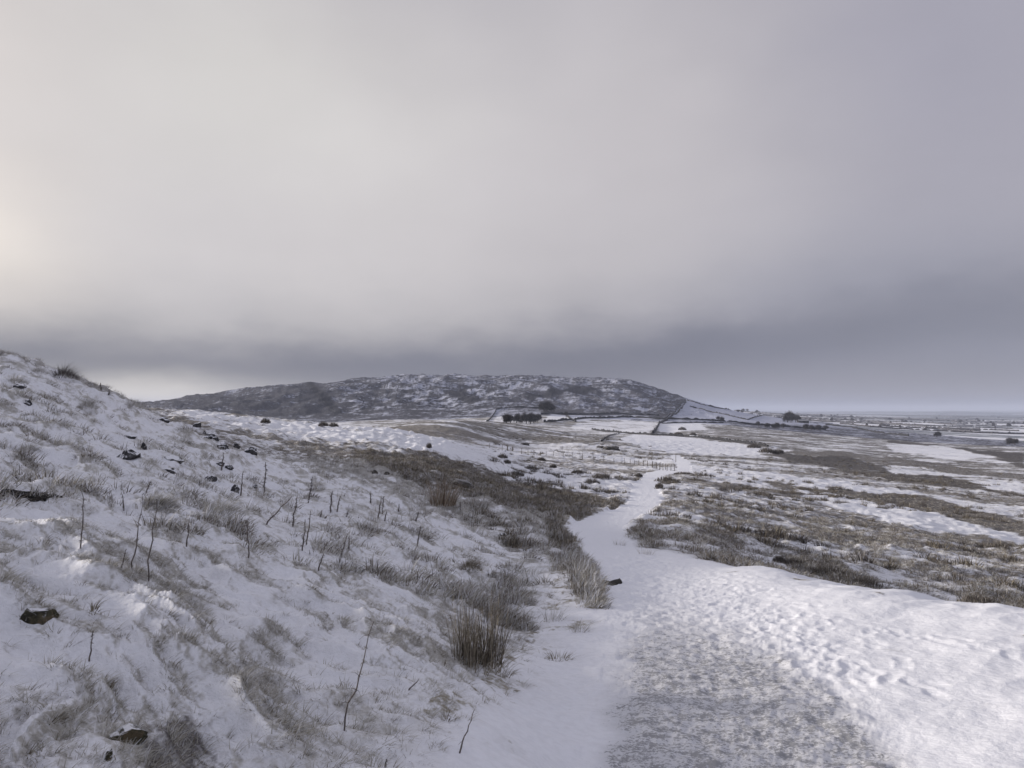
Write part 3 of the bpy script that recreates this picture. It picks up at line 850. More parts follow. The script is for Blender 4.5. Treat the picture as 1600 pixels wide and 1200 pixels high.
CL = [
 (905, 905, 34, 24, 'tall frosted grass clump where the bank meets the first bend of the track'),
 (925, 925, 34, 25, 'tall frosted grass clump overhanging the left edge of the track'),
 (938, 948, 22, 18, 'small frosted grass clump nearest the dark hole beside the track'),
 (866, 968, 40, 32, 'wispy grass clump uphill of the big rush clump and near the track edge'),
 (905, 985, 34, 24, 'low grey grass clump at the foot of the bank beside the track'),
 (875, 1030, 42, 20, 'arched dead fern lying on the snow right of the big rush clump'),
 (832, 900, 36, 26, 'brown grass clump on the bank above the track bend'),
 (806, 940, 34, 24, 'grey grass clump directly behind the big rush clump'),
 (668, 945, 44, 26, 'thin loose blades standing on snow left of the big rush clump'),
 (782, 1052, 50, 20, 'dark flattened grass at the right foot of the big rush clump'),
 (700, 1122, 32, 18, 'small dark dead frond on the snow left of the short bare stick'),
 (626, 908, 34, 26, 'dark drooping tuft in mid bank above the long leaning stalk'),
 (968, 852, 26, 14, 'small grass clump where the verge bank begins right of the track'),
 (1010, 866, 30, 18, 'grass clump at the near end of the sunlit snow verge'),
]
for k, (px, py, w_, h_, lb) in enumerate(CL):
    place_clump('grass_clump', px, py, w_, h_, lb, 'grass clump', M['straw'] if k in (5, 9, 10, 11) else M['frost_grass'], 70 if k != 8 else 16, .7, .9, (.25, -.1), .0065, 90 + k, 'grass clumps on the bank')
# domed frosted tussocks
TU = [
 (245, 795, 76, 26, 'domed olive grey grass tussock behind the two tallest dry stalks', 360, 'frost_grass'),
 (348, 805, 84, 26, 'broad pale grass tussock right of the domed one', 320, 'frost_grass'),
 (735, 892, 42, 24, 'snow capped brown tussock on the bank uphill of the big rush clump', 200, 'straw'),
 (148, 958, 18, 32, 'dark frosted dead plant hanging on the snow right of the mossy rock', 16, 'straw'),
 (101, 592, 44, 24, 'dark heather hump standing up on the left skyline', 300, 'heather'),
 (60, 584, 30, 14, 'low pale grass hump on the left skyline', 180, 'frost_grass'),
 (207, 640, 34, 18, 'grey grass hump just below the left skyline', 200, 'frost_grass'),
 (25, 600, 40, 16, 'grey grass hump at the left edge below the skyline', 200, 'frost_grass'),
 (138, 640, 32, 22, 'rounded grass hump high on the left slope', 200, 'frost_grass'),
 (45, 708, 40, 18, 'straw coloured tuft at the left edge halfway up the slope', 180, 'frost_grass'),
]
for k, (px, py, w_, h_, lb, n_, mt) in enumerate(TU):
    place_clump('grass_tussock', px, py, w_, h_, lb, 'tussock', M[mt], int(n_ * 2.6), .9, 1.3, (.45, -.2), .006 if k in (2, 3) else .007, 120 + k, 'tussocks on the left slope', dome=.4, lmin=.35)

# ------------------------------------------------------------------ dry stalks
ST = [  # root px, root py, tip px, tip py, label, kind (0 plain, 1 leafy, 2 forked)
 (125, 857, 133, 770, 'tall dry stalk with frosted leaf tufts standing alone at far left', 1),
 (193, 798, 194, 773, 'very short dry stalk between the far left stalk and the domed tussock', 0),
 (205, 890, 220, 793, 'slim tall dry stalk left of the snow topped one', 0),
 (232, 908, 247, 780, 'tallest dry stalk with a snow topped forked head before the domed tussock', 2),
 (190, 887, 197, 858, 'short stub of stalk left of the two tallest stalks', 0),
 (292, 855, 294, 812, 'thin straight stalk right of the two tallest stalks', 0),
 (388, 872, 387, 815, 'leafy stalk bending left at its top below the broad tussock', 2),
 (411, 773, 415, 722, 'thick frosted stalk highest up the slope', 1),
 (375, 775, 381, 738, 'thin stalk beside a small dark rock high on the slope', 0),
 (228, 770, 236, 752, 'short forked stick poking up behind the domed tussock', 2),
 (458, 823, 464, 775, 'leafy stalk second in the middle row of stalks', 1),
 (416, 820, 454, 776, 'long stalk leaning hard to the right', 0),
 (482, 786, 487, 745, 'tall thin stalk at the back of the middle row', 1),
 (478, 852, 486, 798, 'tall dark stalk behind the thick bundled stalk', 0),
 (471, 860, 478, 812, 'thick bundled dark stalk in the middle of the bank', 1),
 (516, 802, 520, 768, 'bushy upright stalk right of the middle row', 1),
 (527, 800, 531, 776, 'short upright stalk close right of the bushy one', 0),
 (501, 808, 502, 798, 'tiny stub of stalk near the bushy stalk', 0),
 (541, 808, 544, 799, 'small bent twig forking on the snow', 2),
 (579, 786, 578, 771, 'short thin stalk leaning left near the grassy crest', 0),
 (590, 810, 596, 778, 'left one of the paired thin stalks below the crest', 0),
 (597, 803, 600, 776, 'right one of the paired thin stalks below the crest', 0),
 (601, 815, 604, 800, 'short stalk in front of the paired thin stalks', 0),
 (498, 893, 506, 866, 'dark stub with a broken head in the middle bank', 2),
 (530, 880, 540, 845, 'stalk with a snow tip right of the dark stub', 1),
 (545, 858, 545, 840, 'short pale stub next to the snow tipped stalk', 0),
 (622, 800, 624, 788, 'thin short stalk before the russet reeds', 0),
 (651, 853, 658, 822, 'forked thin stalk over an arched dead frond', 2),
 (650, 815, 654, 800, 'small dark twisted stalk below the russet reeds', 2),
 (720, 800, 719, 785, 'thin stalk right of the russet reeds', 0),
 (541, 1143, 578, 978, 'long knobbly dead stalk leaning right in the near snow', 1),
 (716, 1177, 739, 1114, 'short bare dark stick leaning right at the bottom', 0),
 (637, 1079, 655, 1061, 'little pale stick lying slanted left of the big rush clump', 0),
 (138, 1034, 143, 990, 'broken dead stalk with a bent arm below the mossy rock', 2),
 (602, 1204, 605, 1190, 'dark stub at the bottom edge of the picture', 0),
 (158, 610, 157, 598, 'left one of two tiny stalks on the left skyline', 0),
 (170, 617, 170, 609, 'right one of two tiny stalks on the left skyline', 0),
 (346, 735, 348, 708, 'faint thin stalk high on the slope among dark rocks', 0),
]
for k, (rx, ry, tx, ty, lb, kd) in enumerate(ST):
    p = hit(rx, min(ry, 1199)); s_ = m_per_px(p)
    r = random.Random(200 + k)
    e = tag(empty('dry_stalk', p), lb, 'dry stalk', 'dry stalks on the bank')
    top = Vector(((tx - rx) * s_, r.uniform(-.04, .04), (ry - ty) * s_))
    H_ = top.length
    pts, rad = [], []
    NP = 9
    for i in range(NP):
        t = i / (NP - 1)
        q_ = top * t + Vector((r.gauss(0, .012), r.gauss(0, .012), 0)) * H_ * (1.2 if 0 < i else 0) + Vector((math.sin(t * 3 + k) * .02, 0, 0)) * H_
        pts.append(q_ - Vector((0, 0, .03 if i == 0 else 0)))
        rad.append(max(.0032, s_ * 1.0) * (1.15 - .7 * t) * (1 + .25 * r.random()))
    paths = [(pts, rad)]
    v, f = tube_arr(paths); link_mesh('stem', v, f, M['stalk'], e)
    # twigs and curled withered leaves up the stem
    tw = []
    nt = {0: 4, 1: 12, 2: 7}[kd]
    for i in range(nt):
        t = r.uniform(.3, .98) if kd != 2 else r.uniform(.7, 1.0)
        b0 = Vector(pts[min(NP - 1, int(t * (NP - 1)))])
        an = r.uniform(0, 2 * PI); L_ = H_ * r.uniform(.03, .10) * (1.6 if kd == 2 else 1)
        d_ = Vector((math.cos(an), math.sin(an) * .6, r.uniform(-.5, .9)))
        tw.append(([b0, b0 + d_ * L_ * .5, b0 + d_ * L_ + Vector((0, 0, -L_ * .35))], [s_ * .38, s_ * .3, s_ * .18]))
    v, f = tube_arr(tw); link_mesh('side_twigs', v, f, M['stalk'], e)['kind'] = 'stuff'
    if True:
        vs, fs = [], []
        for i in range({0: 18, 1: 90, 2: 36}[kd]):
            t = r.uniform(.12, 1) if kd != 2 else 1 - r.random() ** 2 * .6
            b0 = np.array(pts[min(NP - 1, int(t * (NP - 1)))])
            an = r.uniform(0, 2 * PI); L_ = s_ * r.uniform(1.8, 4.6)
            d_ = np.array([math.cos(an), math.sin(an), r.uniform(-.8, .7)]); sd_ = np.array([-math.sin(an), math.cos(an), r.uniform(-.5, .5)]) * s_ * .7
            o_ = len(vs)
            vs += [b0, b0 + d_ * L_ * .5 + sd_, b0 + d_ * L_, b0 + d_ * L_ * .5 - sd_]
            fs.append((o_, o_ + 1, o_ + 2, o_ + 3))
        link_mesh('withered_leaves', np.array(vs), np.array(fs), M['leafd'], e)['kind'] = 'stuff'

# ------------------------------------------------------------------ rocks on the bank
RK = [  # px, py base, width px, height px, label, yaw
 (50, 978, 62, 36, 'mossy dark rock in the snow at the left edge', .4),
 (192, 1160, 62, 36, 'angular dark rock at bottom left of the bank', .1),
 (167, 1190, 14, 24, 'small narrow dark stone below the angular rock', 1.2),
 (196, 717, 42, 22, 'wedge shaped rock under an overhang of grass on the left slope', -.4),
 (223, 702, 10, 14, 'thin leaning dark slab above the wedge shaped rock', .3),
 (268, 720, 32, 10, 'flat dark rock with a snow cap right of the thin slab', .2),
 (263, 737, 24, 8, 'low dark rock below the flat snow capped rock', .1),
 (200, 684, 22, 6, 'low sliver of dark rock above the wedge shaped rock', .1),
 (294, 693, 10, 7, 'small dark stone high on the slope edge', .9),
 (254, 658, 18, 9, 'dark stone just below the left skyline', .2),
 (306, 668, 16, 13, 'topmost dark crag on the right edge of the left slope', .3),
 (328, 686, 24, 13, 'middle dark crag on the right edge of the left slope', .5),
 (346, 702, 22, 15, 'lowest and longest dark crag on the slope edge', .8),
 (318, 678, 8, 6, 'small stone between the dark crags', .8),
 (368, 700, 14, 10, 'round dark stone right of the crags', .5),
 (390, 708, 20, 14, 'blunt dark rock by the pale grassy crest', 0),
 (342, 727, 15, 9, 'left dark stone of the pair below the crags', 0),
 (356, 734, 14, 9, 'right dark stone of the pair below the crags', .6),
 (328, 752, 22, 12, 'grey snow covered rock in the middle of the left slope', .3),
 (366, 768, 14, 14, 'dark stone beside the thin stalk high on the slope', .9),
 (397, 763, 11, 8, 'small square dark stone at the foot of the thick frosted stalk', 0),
 (28, 606, 22, 10, 'dark rock under the upper left skyline', -.4),
 (40, 631, 18, 10, 'dark rock below the one under the skyline', -.4),
 (722, 762, 46, 18, 'long dark rock bed right of the russet reed clump', -.3),
 (585, 740, 11, 7, 'dark stone in the brown grass of the crest', .3),
 (604, 742, 10, 6, 'second dark stone in the brown grass of the crest', .3),
 (785, 838, 12, 6, 'small dark stone on the grassy bank above the bend', .3),
]
for k, (px, py, w_, h_, lb, yw) in enumerate(RK):
    p = hit(px, py, 2.2)
    s_ = m_per_px(p)
    me = rock_mesh(300 + k, w_ * s_ * 1.05, w_ * s_ * .8, h_ * s_ * .8, .2)
    me.materials.append(M['rock'] if k < 3 else M['baredark'] if k in (23, 24, 25) else M['rockfar'])
    o = bpy.data.objects.new('rock', me); COL.objects.link(o)
    o.location = p + Vector((0, w_ * s_ * .25, h_ * s_ * .02)); o.rotation_euler = (0, random.Random(k).uniform(-.2, .3), yw)
    tag(o, lb, 'rock', 'rocks on the left slope')
def ledge(name, pts_px, h_px, label, cat, mat, depth=.25):
    P_ = [hit(*q_) for q_ in pts_px]
    vs, fs = [], []
    r = random.Random(5)
    for i in range(len(P_) - 1):
        for t in np.linspace(0, 1, 7)[: (7 if i == len(P_) - 2 else 6)]:
            c = P_[i].lerp(P_[i + 1], float(t)); s_ = m_per_px(c)
            hh = h_px * s_ * r.uniform(.5, 1.15)
            for (a, b_) in ((-.02, -.03), (-.02, hh * .8), (depth * .3, hh), (depth, hh * .6), (depth, -.1)):
                vs.append((c.x, c.y + a + r.gauss(0, .006), c.z + b_))
    n_ = len(vs) // 5
    for i in range(n_ - 1):
        for j in range(4):
            fs.append((i * 5 + j, (i + 1) * 5 + j, (i + 1) * 5 + j + 1, i * 5 + j + 1))
    o = link_mesh(name, np.array(vs), np.array(fs), mat, smooth=False)
    return tag(o, label, cat)
ledge('peat_ledge', [(-30, 772), (0, 773), (40, 777), (74, 782)], 5, 'thin black peat edge showing along the snow at the far left', 'peat edge', M['peat'])
ledge('peat_ledge', [(945, 914), (956, 915), (972, 911)], 2.2, 'small black hole of bare peat at the left edge of the track', 'peat edge', M['peat'])

# ------------------------------------------------------------------ fence on the snowy field
def fence(points, n_, h_m, label, cat='fence', rad=.055, seed=1, thick=()):
    r = random.Random(seed)
    P_ = [hit(px, py, 60) for px, py in points]
    seg = [0]
    for i in range(len(P_) - 1): seg.append(seg[-1] + (P_[i + 1] - P_[i]).length)
    e = tag(empty('wire_fence', P_[0]), label, cat)
    tops = []
    for k in range(n_):
        s_ = seg[-1] * k / (n_ - 1) + (r.uniform(-.15, .15) if 0 < k < n_ - 1 else 0)
        i = max(j for j in range(len(seg) - 1) if seg[j] <= max(s_, 0))
        c = P_[i].lerp(P_[i + 1], min(1, max(0, (s_ - seg[i]) / (seg[i + 1] - seg[i]))))
        c.z = gz(c.x, c.y)
        rr_ = rad * (2.4 if k in thick else r.uniform(.85, 1.2)); hh = h_m * r.uniform(.85, 1.12)
        tp = Vector((r.gauss(0, .04), r.gauss(0, .04), hh))
        v, f = tube_arr([([Vector((0, 0, -.3)), tp * .5, tp * .97, tp], [rr_, rr_ * .95, rr_ * .9, rr_ * .3])])
        o = link_mesh('post', v, f, M['wood'], e); o.location = c - P_[0]
        tops.append(c - P_[0] + tp)
    for fr_ in (.92, .65, .38):
        pts = [t - Vector((0, 0, h_m * (1 - fr_))) for t in tops]
        v, f = tube_arr([(pts, [.006] * len(pts))]); link_mesh('wire', v, f, M['wire'], e)
    return e
fence([(815, 709), (860, 713), (930, 719), (980, 725), (1018, 730), (1040, 734)], 22, 1.15, 'post and wire fence running across the snowy field left of the far track bend')
fence([(765, 700), (781, 704), (801, 705)], 4, 1.15, 'short fence end with two thick posts beside the brow of the white hill', seed=4, thick=(2, 3))
fence([(1020, 731), (1028, 733), (1036, 735), (1044, 736), (1054, 736)], 9, 1.2, 'close set stakes beside the gap where the track passes the fence', seed=6, cat='fence stakes')
p = hit(1056, 722, 60)
v, f = tube_arr([([(0, 0, -.3), (0, 0, .8), (.02, 0, 1.9)], [.07, .065, .05])])
o = link_mesh('gate_post', v, f, M['wood']); o.location = p; tag(o, 'tall single post left of the far loop of the track', 'post')

# ------------------------------------------------------------------ dry stone walls and banks on the far slopes
def wall(pts_px, h_m, label, rmin=150, thick=.8, seed=1, mat='wall', name='stone_wall', cat='stone wall', lump=.25, group='walls on the far slopes'):
    P_ = [hit(px, py, rmin) for px, py in pts_px]
    r = np.random.default_rng(seed)
    pts = []
    for i in range(len(P_) - 1):
        n_ = max(2, int((P_[i + 1] - P_[i]).length / (max(2.0, P_[i].y * .004))))
        n_ = min(n_, 160)
        for t in np.linspace(0, 1, n_, endpoint=(i == len(P_) - 2)):
            c = P_[i].lerp(P_[i + 1], float(t)); pts.append((c.x, c.y))
    pts = np.array(pts)
    z = glook(Z, pts[:, 0], pts[:, 1])
    t = np.gradient(pts, axis=0); t /= np.linalg.norm(t, axis=1)[:, None] + 1e-9
    nr = np.stack([-t[:, 1], t[:, 0]], 1)
    hh = h_m * (1 + r.normal(0, lump, len(pts)))
    gap = r.random(len(pts)) < (.10 if lump > .3 else .03)
    hh = np.where(gap, hh * .25, hh)
    org = P_[0]
    vs = []
    for (a, b_) in ((-.5, -1), (-.42, .75), (-.2, 1), (.2, 1), (.42, .75), (.5, -1)):
        zz = z + (hh * b_ if b_ > 0 else -.8)
        vs.append(np.stack([pts[:, 0] + nr[:, 0] * a * thick - org.x, pts[:, 1] + nr[:, 1] * a * thick - org.y, zz - org.z], -1))
    vs = np.stack(vs, 1).reshape(-1, 3)
    fs = []
    for i in range(len(pts) - 1):
        for j in range(5):
            fs.append((i * 6 + j, (i + 1) * 6 + j, (i + 1) * 6 + j + 1, i * 6 + j + 1))
    o = link_mesh(name, vs, np.array(fs), M[mat], smooth=False); o.location = org
    return tag(o, label, cat, group)
WL = [
 ([(483, 604), (492, 613), (502, 625), (514, 637), (524, 643)], .35, 'dark wall running down the craggy hill left of its summit', 700),
 ([(1072, 627), (1062, 640), (1046, 654), (1030, 662), (1020, 678)], 2.2, 'wall dropping from the end of the ridge to the snowy field corner', 500),
 ([(1066, 628), (1056, 642), (1040, 654)], 1.6, 'second wall running close beside the one dropping from the ridge', 500),
 ([(1074, 626), (1100, 633), (1130, 639), (1180, 645), (1225, 652)], 1.8, 'wall along the top edge of the long white slope', 800),
 ([(1078, 635), (1110, 644), (1150, 652), (1168, 656), (1190, 650)], 1.5, 'wall crossing the middle of the long white slope', 700),
 ([(1030, 655), (1070, 656), (1120, 658), (1180, 664), (1240, 668), (1290, 672)], 2.2, 'wall and hedge line along the foot of the long white slope', 500),
 ([(850, 660), (880, 657), (930, 654), (985, 652), (1030, 655)], 2.0, 'wall between the upper and lower fields under the hill', 450),
 ([(845, 647), (900, 648), (960, 646), (1030, 650)], 1.6, 'wall along the foot of the hill above the upper field', 500),
 ([(886, 650), (892, 656), (900, 660)], 2.0, 'short wall curving between two small fields right of the tree row', 450),
 ([(925, 671), (965, 676), (1018, 680), (1070, 683), (1130, 689), (1200, 698)], 1.4, 'dark wall under the grey field and above the bright white field', 330),
 ([(1035, 662), (1080, 661), (1130, 661)], 1.3, 'thin wall above the boggy pasture', 450),
 ([(760, 660), (775, 640), (800, 637), (845, 638)], 1.4, 'wall round the small white field at the foot of the hill', 500),
 ([(1290, 664), (1330, 668), (1370, 676), (1420, 682)], 2.2, 'dark hedge bank running down from the barn', 900),
 ([(940, 690), (955, 680), (968, 677)], .5, 'rough edge between the pale knoll and the bright white field', 250),
]
for k, (pp, h_, lb, rm) in enumerate(WL):
    wall(pp, h_, lb, rm, thick=1.1 if h_ > 1.5 else min(.9, h_), seed=k)

# ------------------------------------------------------------------ heather heaps and bushes
def bush_mesh(seed, w_, h_, n_, tw):
    r = np.random.default_rng(seed)
    v, f = blades(n_, h_ * .5, h_ * 1.05, w_ * .5, (0.05, 0), .35, .5, tw, 3, r, h_ * .25)
    return v, f
def bush(px, py, w_px, h_px, label, rmin=60, mat='heather', n_=300, name='bush', cat='bush', group='dark bushes'):
    p = hit(px, py, rmin); s_ = m_per_px(p)
    v, f = bush_mesh(int(px), w_px * s_, h_px * s_, n_, max(.012, s_ * .8))
    o = link_mesh(name, v, f, M[mat]); o.location = p
    return tag(o, label, cat, group)
BU = [
 (415, 661, 15, 8, 'small dark heather bush alone on the crest of the white hill', 50),
 (505, 666, 15, 8, 'left half of the dark bushes on the white crest before the hill', 50),
 (521, 667, 15, 7, 'right half of the dark bushes on the white crest before the hill', 50),
 (670, 700, 8, 8, 'tiny dark bush on the white hillside', 50),
 (785, 716, 16, 8, 'dark clump behind the brow right of the white hill', 90),
 (792, 724, 12, 6, 'second dark clump behind the brow below the first', 80),
 (846, 720, 14, 6, 'dark clump on the snow below the fence', 90),
 (828, 733, 22, 6, 'flat dark clump on the snowfield left of the track', 60),
 (864, 731, 12, 6, 'small dark clump in the middle of the snowfield left of the track', 60),
 (902, 740, 20, 7, 'broad dark clump in the snowfield left of the track', 60),
 (925, 756, 26, 9, 'russet dark clump nearest the bend of the track', 45),
 (940, 748, 30, 9, 'russet heather bank on the snowfield left of the track', 50),
 (808, 744, 22, 10, 'round dark bush on the brown ridge', 40),
 (998, 745, 12, 6, 'dark clump left of where the track narrows', 60),
 (1040, 752, 36, 8, 'dark rush bed right of the narrow track', 60),
 (1030, 762, 12, 8, 'small brown clump below the rush bed right of the track', 50),
 (1066, 741, 26, 4, 'low dark rushes along the far track bend', 70),
 (1098, 745, 40, 7, 'long dark rush bed right of the far track bend', 70),
 (1140, 768, 44, 9, 'dark brown heather bed in the moor right of the track', 50),
 (1185, 775, 46, 9, 'dark olive heather bed right of the brown one', 50),
 (1178, 700, 22, 8, 'left end of the dark thicket in the middle moor', 200),
 (1198, 708, 26, 10, 'centre of the dark thicket in the middle moor', 200),
 (1216, 709, 18, 9, 'right end of the dark thicket in the middle moor', 200),
 (1066, 672, 12, 5, 'dark scrub patch upper right of the field corner', 350),
 (1060, 679, 14, 4, 'dark scrub patch lower right of the field corner', 350),
 (1083, 680, 10, 4, 'third dark scrub patch beside the field corner', 350),
 (1530, 948, 60, 12, 'dark heather growing behind the snow verge at far right', 9),
 (1290, 900, 60, 16, 'dark heather bed behind the middle of the snow verge', 13),
 (1345, 915, 60, 14, 'dark heather bed behind the verge right of the middle one', 11),
 (1240, 884, 36, 12, 'brown heather tuft behind the left part of the snow verge', 14),
 (1218, 878, 20, 10, 'small russet tuft behind the left part of the snow verge', 14),
]
for b_ in BU:
    big = b_[1] > 870
    bush(b_[0], b_[1], b_[2], b_[3], b_[4], b_[5], n_=700 if big else 320, mat='heather')
# two dark grassy heaps on the snowy field
for (px, py, w_, h_, lb) in [(957, 704, 34, 7, 'dark rounded mound on the snowy field beyond the fence'), (940, 701, 16, 4, 'smaller dark mound left of the rounded mound'), (821, 696, 20, 4, 'low dark mound at the top edge of the fenced field')]:
    p = hit(px, py, 150); s_ = m_per_px(p)
    me = rock_mesh(int(px), w_ * s_, w_ * s_ * .7, h_ * s_, .3); me.materials.append(M['baredark'])
    o = bpy.data.objects.new('mound', me); COL.objects.link(o); o.location = p + Vector((0, 3, 0)); tag(o, lb, 'mound', 'mounds on the snowy field')
    v, f = bush_mesh(int(px) + 1, w_ * s_ * .8, h_ * s_ * .6, 200, .06)
    g = link_mesh('heather_cover', v, f, M['heather'], o); g['kind'] = 'stuff'; g.location = (0, 0, h_ * s_ * .55)

# ------------------------------------------------------------------ bare trees
def tree_mesh(seed, levels=5, width=1.0):
    """unit-height bare tree: (trunk verts, quads), (crown verts, quads)"""
    r = random.Random(seed)
    trunk, limbs, twg = [], [], []
    def grow(p_, d_, L_, rad, lev):
        q_ = p_ + d_ * L_ * .5 + Vector((r.gauss(0, .04), r.gauss(0, .04), 0)) * L_
        e_ = q_ + (d_ + Vector((r.gauss(0, .2), r.gauss(0, .2), .05))).normalized() * L_ * .5
        (trunk if lev == 0 else limbs).append(([p_, q_, e_], [rad, rad * .8, rad * .6]))
        if lev >= levels:
            return
        n_ = 3 if lev < 3 else 3
        for i in range(n_ + (lev == 0) * 3):
            base = p_.lerp(e_, r.uniform(.55, 1) if lev else r.uniform(.6, 1))
            an = r.uniform(0, 2 * PI)
            out = Vector((math.cos(an) * width, math.sin(an) * width, r.uniform(-.35, .8)))
            nd = (d_ * .5 + out * .85).normalized()
            grow(base, nd, L_ * r.uniform(.6, .82), rad * .52, lev + 1)
    grow(Vector((0, 0, 0)), Vector((0, 0, 1)), .17, .030, 0)
    # twig spray at limb ends: slim slips of faces
    vs, fs = [], []
    ends = [l[0][2] for l in limbs]
    for e_ in ends:
        for i in range(9):
            d_ = Vector((r.gauss(0, 1), r.gauss(0, 1), r.gauss(.2, .8))).normalized() * r.uniform(.04, .17)
            s_ = d_.cross(Vector((r.gauss(0, 1), r.gauss(0, 1), r.gauss(0, 1)))).normalized() * .007
            o_ = len(vs); vs += [e_ - s_, e_ + s_, e_ + d_ + s_ * .3, e_ + d_ - s_ * .3]
            fs.append((o_, o_ + 1, o_ + 2, o_ + 3))
    tv, tq = tube_arr(trunk)
    lv_, lq = tube_arr([l for l in limbs if l[1][0] > .002])
    zmax = max(lv_[:, 2].max(), 1e-3)
    cv = np.concatenate([lv_, np.array(vs)]); cq = np.concatenate([lq, np.array(fs) + len(lv_)])
    rad_ = np.percentile(np.hypot(cv[:, 0], cv[:, 1]), 97); sc3 = np.array([.44 / rad_, .44 / rad_, 1 / zmax])
    return tv * sc3, tq, cv * sc3, cq
TREE = {}
for k, (sd_, lv__, wd) in enumerate([(1, 4, 1.0), (2, 4, 1.3), (3, 4, .8), (4, 3, 1.2)]):
    tv, tq, cv, cq = tree_mesh(sd_, lv__, wd)
    TREE[k] = (tv, tq, cv, cq)
_tm = {}
def tree(px, py, h_px, label, kind=0, rmin=300, group='bare trees', sx=1.0, cat='bare tree'):
    p = hit(px, py, rmin); h_ = h_px * m_per_px(p)
    e = tag(empty('bare_tree', p - Vector((0, 0, h_ * random.Random(px + 1).uniform(.04, .2))), random.Random(px).uniform(0, 6.28)), label, cat, group)
    e.scale = (h_ * sx, h_ * sx, h_)
    if kind not in _tm:
        tv, tq, cv, cq = TREE[kind]
        a = link_mesh('trunk', tv, tq, M['bark'], e); b_ = link_mesh('crown', cv, cq, M['twigs'], e)
        _tm[kind] = (a.data, b_.data)
    else:
        link_mesh('trunk', None, None, None, e, mesh=_tm[kind][0]); link_mesh('crown', None, None, None, e, mesh=_tm[kind][1])
    return e
TR = [
 (792, 661, 14, 'leftmost round crowned tree of the row at the foot of the hill', 1, 1.3),
 (797, 661, 13, 'second tree in the row at the foot of the hill, merging with the leftmost', 0, 1.3),
 (807, 661, 14, 'third tree of the row, standing before the first gap', 1, 1.1),
 (812, 661, 13, 'fourth tree of the row at the foot of the hill', 0, 1.0),
 (822, 662, 15, 'fifth and widest tree of the row at the foot of the hill', 1, 1.3),
 (829, 662, 16, 'sixth and tallest tree of the row at the foot of the hill', 0, 1.2),
 (834, 661, 14, 'seventh tree of the row, close to the right end', 2, 1.2),
 (840, 660, 13, 'narrow dark tree ending the row on the right', 2, 1.1),
 (850, 643, 14, 'left tree of the dark copse above the small fields', 1, 1.3),
 (855, 643, 15, 'tallest tree in the middle of the dark copse above the fields', 0, 1.4),
 (861, 643, 13, 'right tree of the dark copse above the small fields', 1, 1.3),
 (885, 652, 8, 'small round tree at the corner between two small fields', 3, 1.2),
 (1231, 660, 16, 'big round headed tree beside the barn on the ridge end', 1, 1.25),
 (1236, 660, 14, 'second big tree left of the barn, behind the round headed one', 0, 1.2),
 (1243, 660, 11, 'paler thin tree directly left of the barn', 3, 1.2),
 (1247, 660, 10, 'smallest tree between the big tree and the barn', 2, 1.1),
 (1128, 658, 7, 'small tree left end of the hedge line under the white slope', 3, 1.3),
 (1122, 657, 6, 'bush like tree at the start of the hedge line under the white slope', 3, 1.4),
 (1185, 666, 7, 'single small tree on the hedge line below the white slope', 3, 1.1),
 (1199, 668, 7, 'first scrubby tree in the shelter belt below the barn', 1, 1.5),
 (1208, 669, 7, 'second scrubby tree in the shelter belt below the barn', 0, 1.5),
 (1214, 669, 8, 'third scrubby tree in the shelter belt below the barn', 1, 1.5),
 (1224, 669, 7, 'fourth scrubby tree in the shelter belt below the barn', 3, 1.5),
 (1258, 671, 8, 'fifth scrubby tree in the shelter belt, right of its gap', 1, 1.5),
 (1268, 672, 8, 'sixth scrubby tree in the shelter belt right of the gap', 0, 1.5),
 (1278, 672, 8, 'seventh scrubby tree in the shelter belt right of the gap', 1, 1.5),
 (1290, 672, 7, 'last scrubby tree at the right end of the shelter belt', 3, 1.6),
 (1464, 683, 8, 'dark round tree where the moor meets the fields of the plain', 1, 1.6),
 (1578, 694, 10, 'round tree at right where the moor meets the snowy fields', 1, 1.4),
 (1586, 695, 9, 'tree next to the round one at the right edge of the moor', 0, 1.4),
]
for (px, py, h_, lb, kd, sx) in TR:
    tree(px, py, h_, lb, kd, 350, 'bare trees on the far slopes', sx)

# barn beside the big trees
import bmesh
p = hit(1256, 661, 800); s_ = m_per_px(p)
e = tag(empty('barn', p), 'long low dark barn beside the big trees at the end of the ridge', 'barn')
L_, D_, H_ = 16 * s_, 9.0, 3.6 * s_
v = [(-L_ / 2, 0, -2), (L_ / 2, 0, -2), (L_ / 2, D_, -2), (-L_ / 2, D_, -2), (-L_ / 2, 0, H_), (L_ / 2, 0, H_), (L_ / 2, D_, H_), (-L_ / 2, D_, H_), (-L_ / 2, D_ / 2, H_ + 1.9), (L_ / 2, D_ / 2, H_ + 1.9)]
def poly_mesh(name, vs, fs, mat, parent=None):
    me = bpy.data.meshes.new(name); me.from_pydata([tuple(q_) for q_ in vs], [], fs); me.materials.append(mat)
    o = bpy.data.objects.new(name, me); COL.objects.link(o); o.parent = parent
    return o
poly_mesh('wall', v, [(0, 1, 5, 4), (1, 2, 6, 9, 5), (2, 3, 7, 6), (3, 0, 4, 8, 7)], M['barn'], e)
v = [(-L_ / 2 - .3, -.4, H_ - .1), (L_ / 2 + .3, -.4, H_ - .1), (L_ / 2 + .3, D_ / 2, H_ + 2.05), (-L_ / 2 - .3, D_ / 2, H_ + 2.05), (L_ / 2 + .3, D_ + .4, H_ - .1), (-L_ / 2 - .3, D_ + .4, H_ - .1)]
v2 = [(a, b_, c - .15) for a, b_, c in v]
poly_mesh('roof', v + v2, [(0, 1, 2, 3), (3, 2, 4, 5), (6, 9, 8, 7), (9, 11, 10, 8), (0, 6, 7, 1), (4, 10, 11, 5), (0, 3, 9, 6), (3, 5, 11, 9), (1, 7, 8, 2), (2, 8, 10, 4)], M['slate'], e)
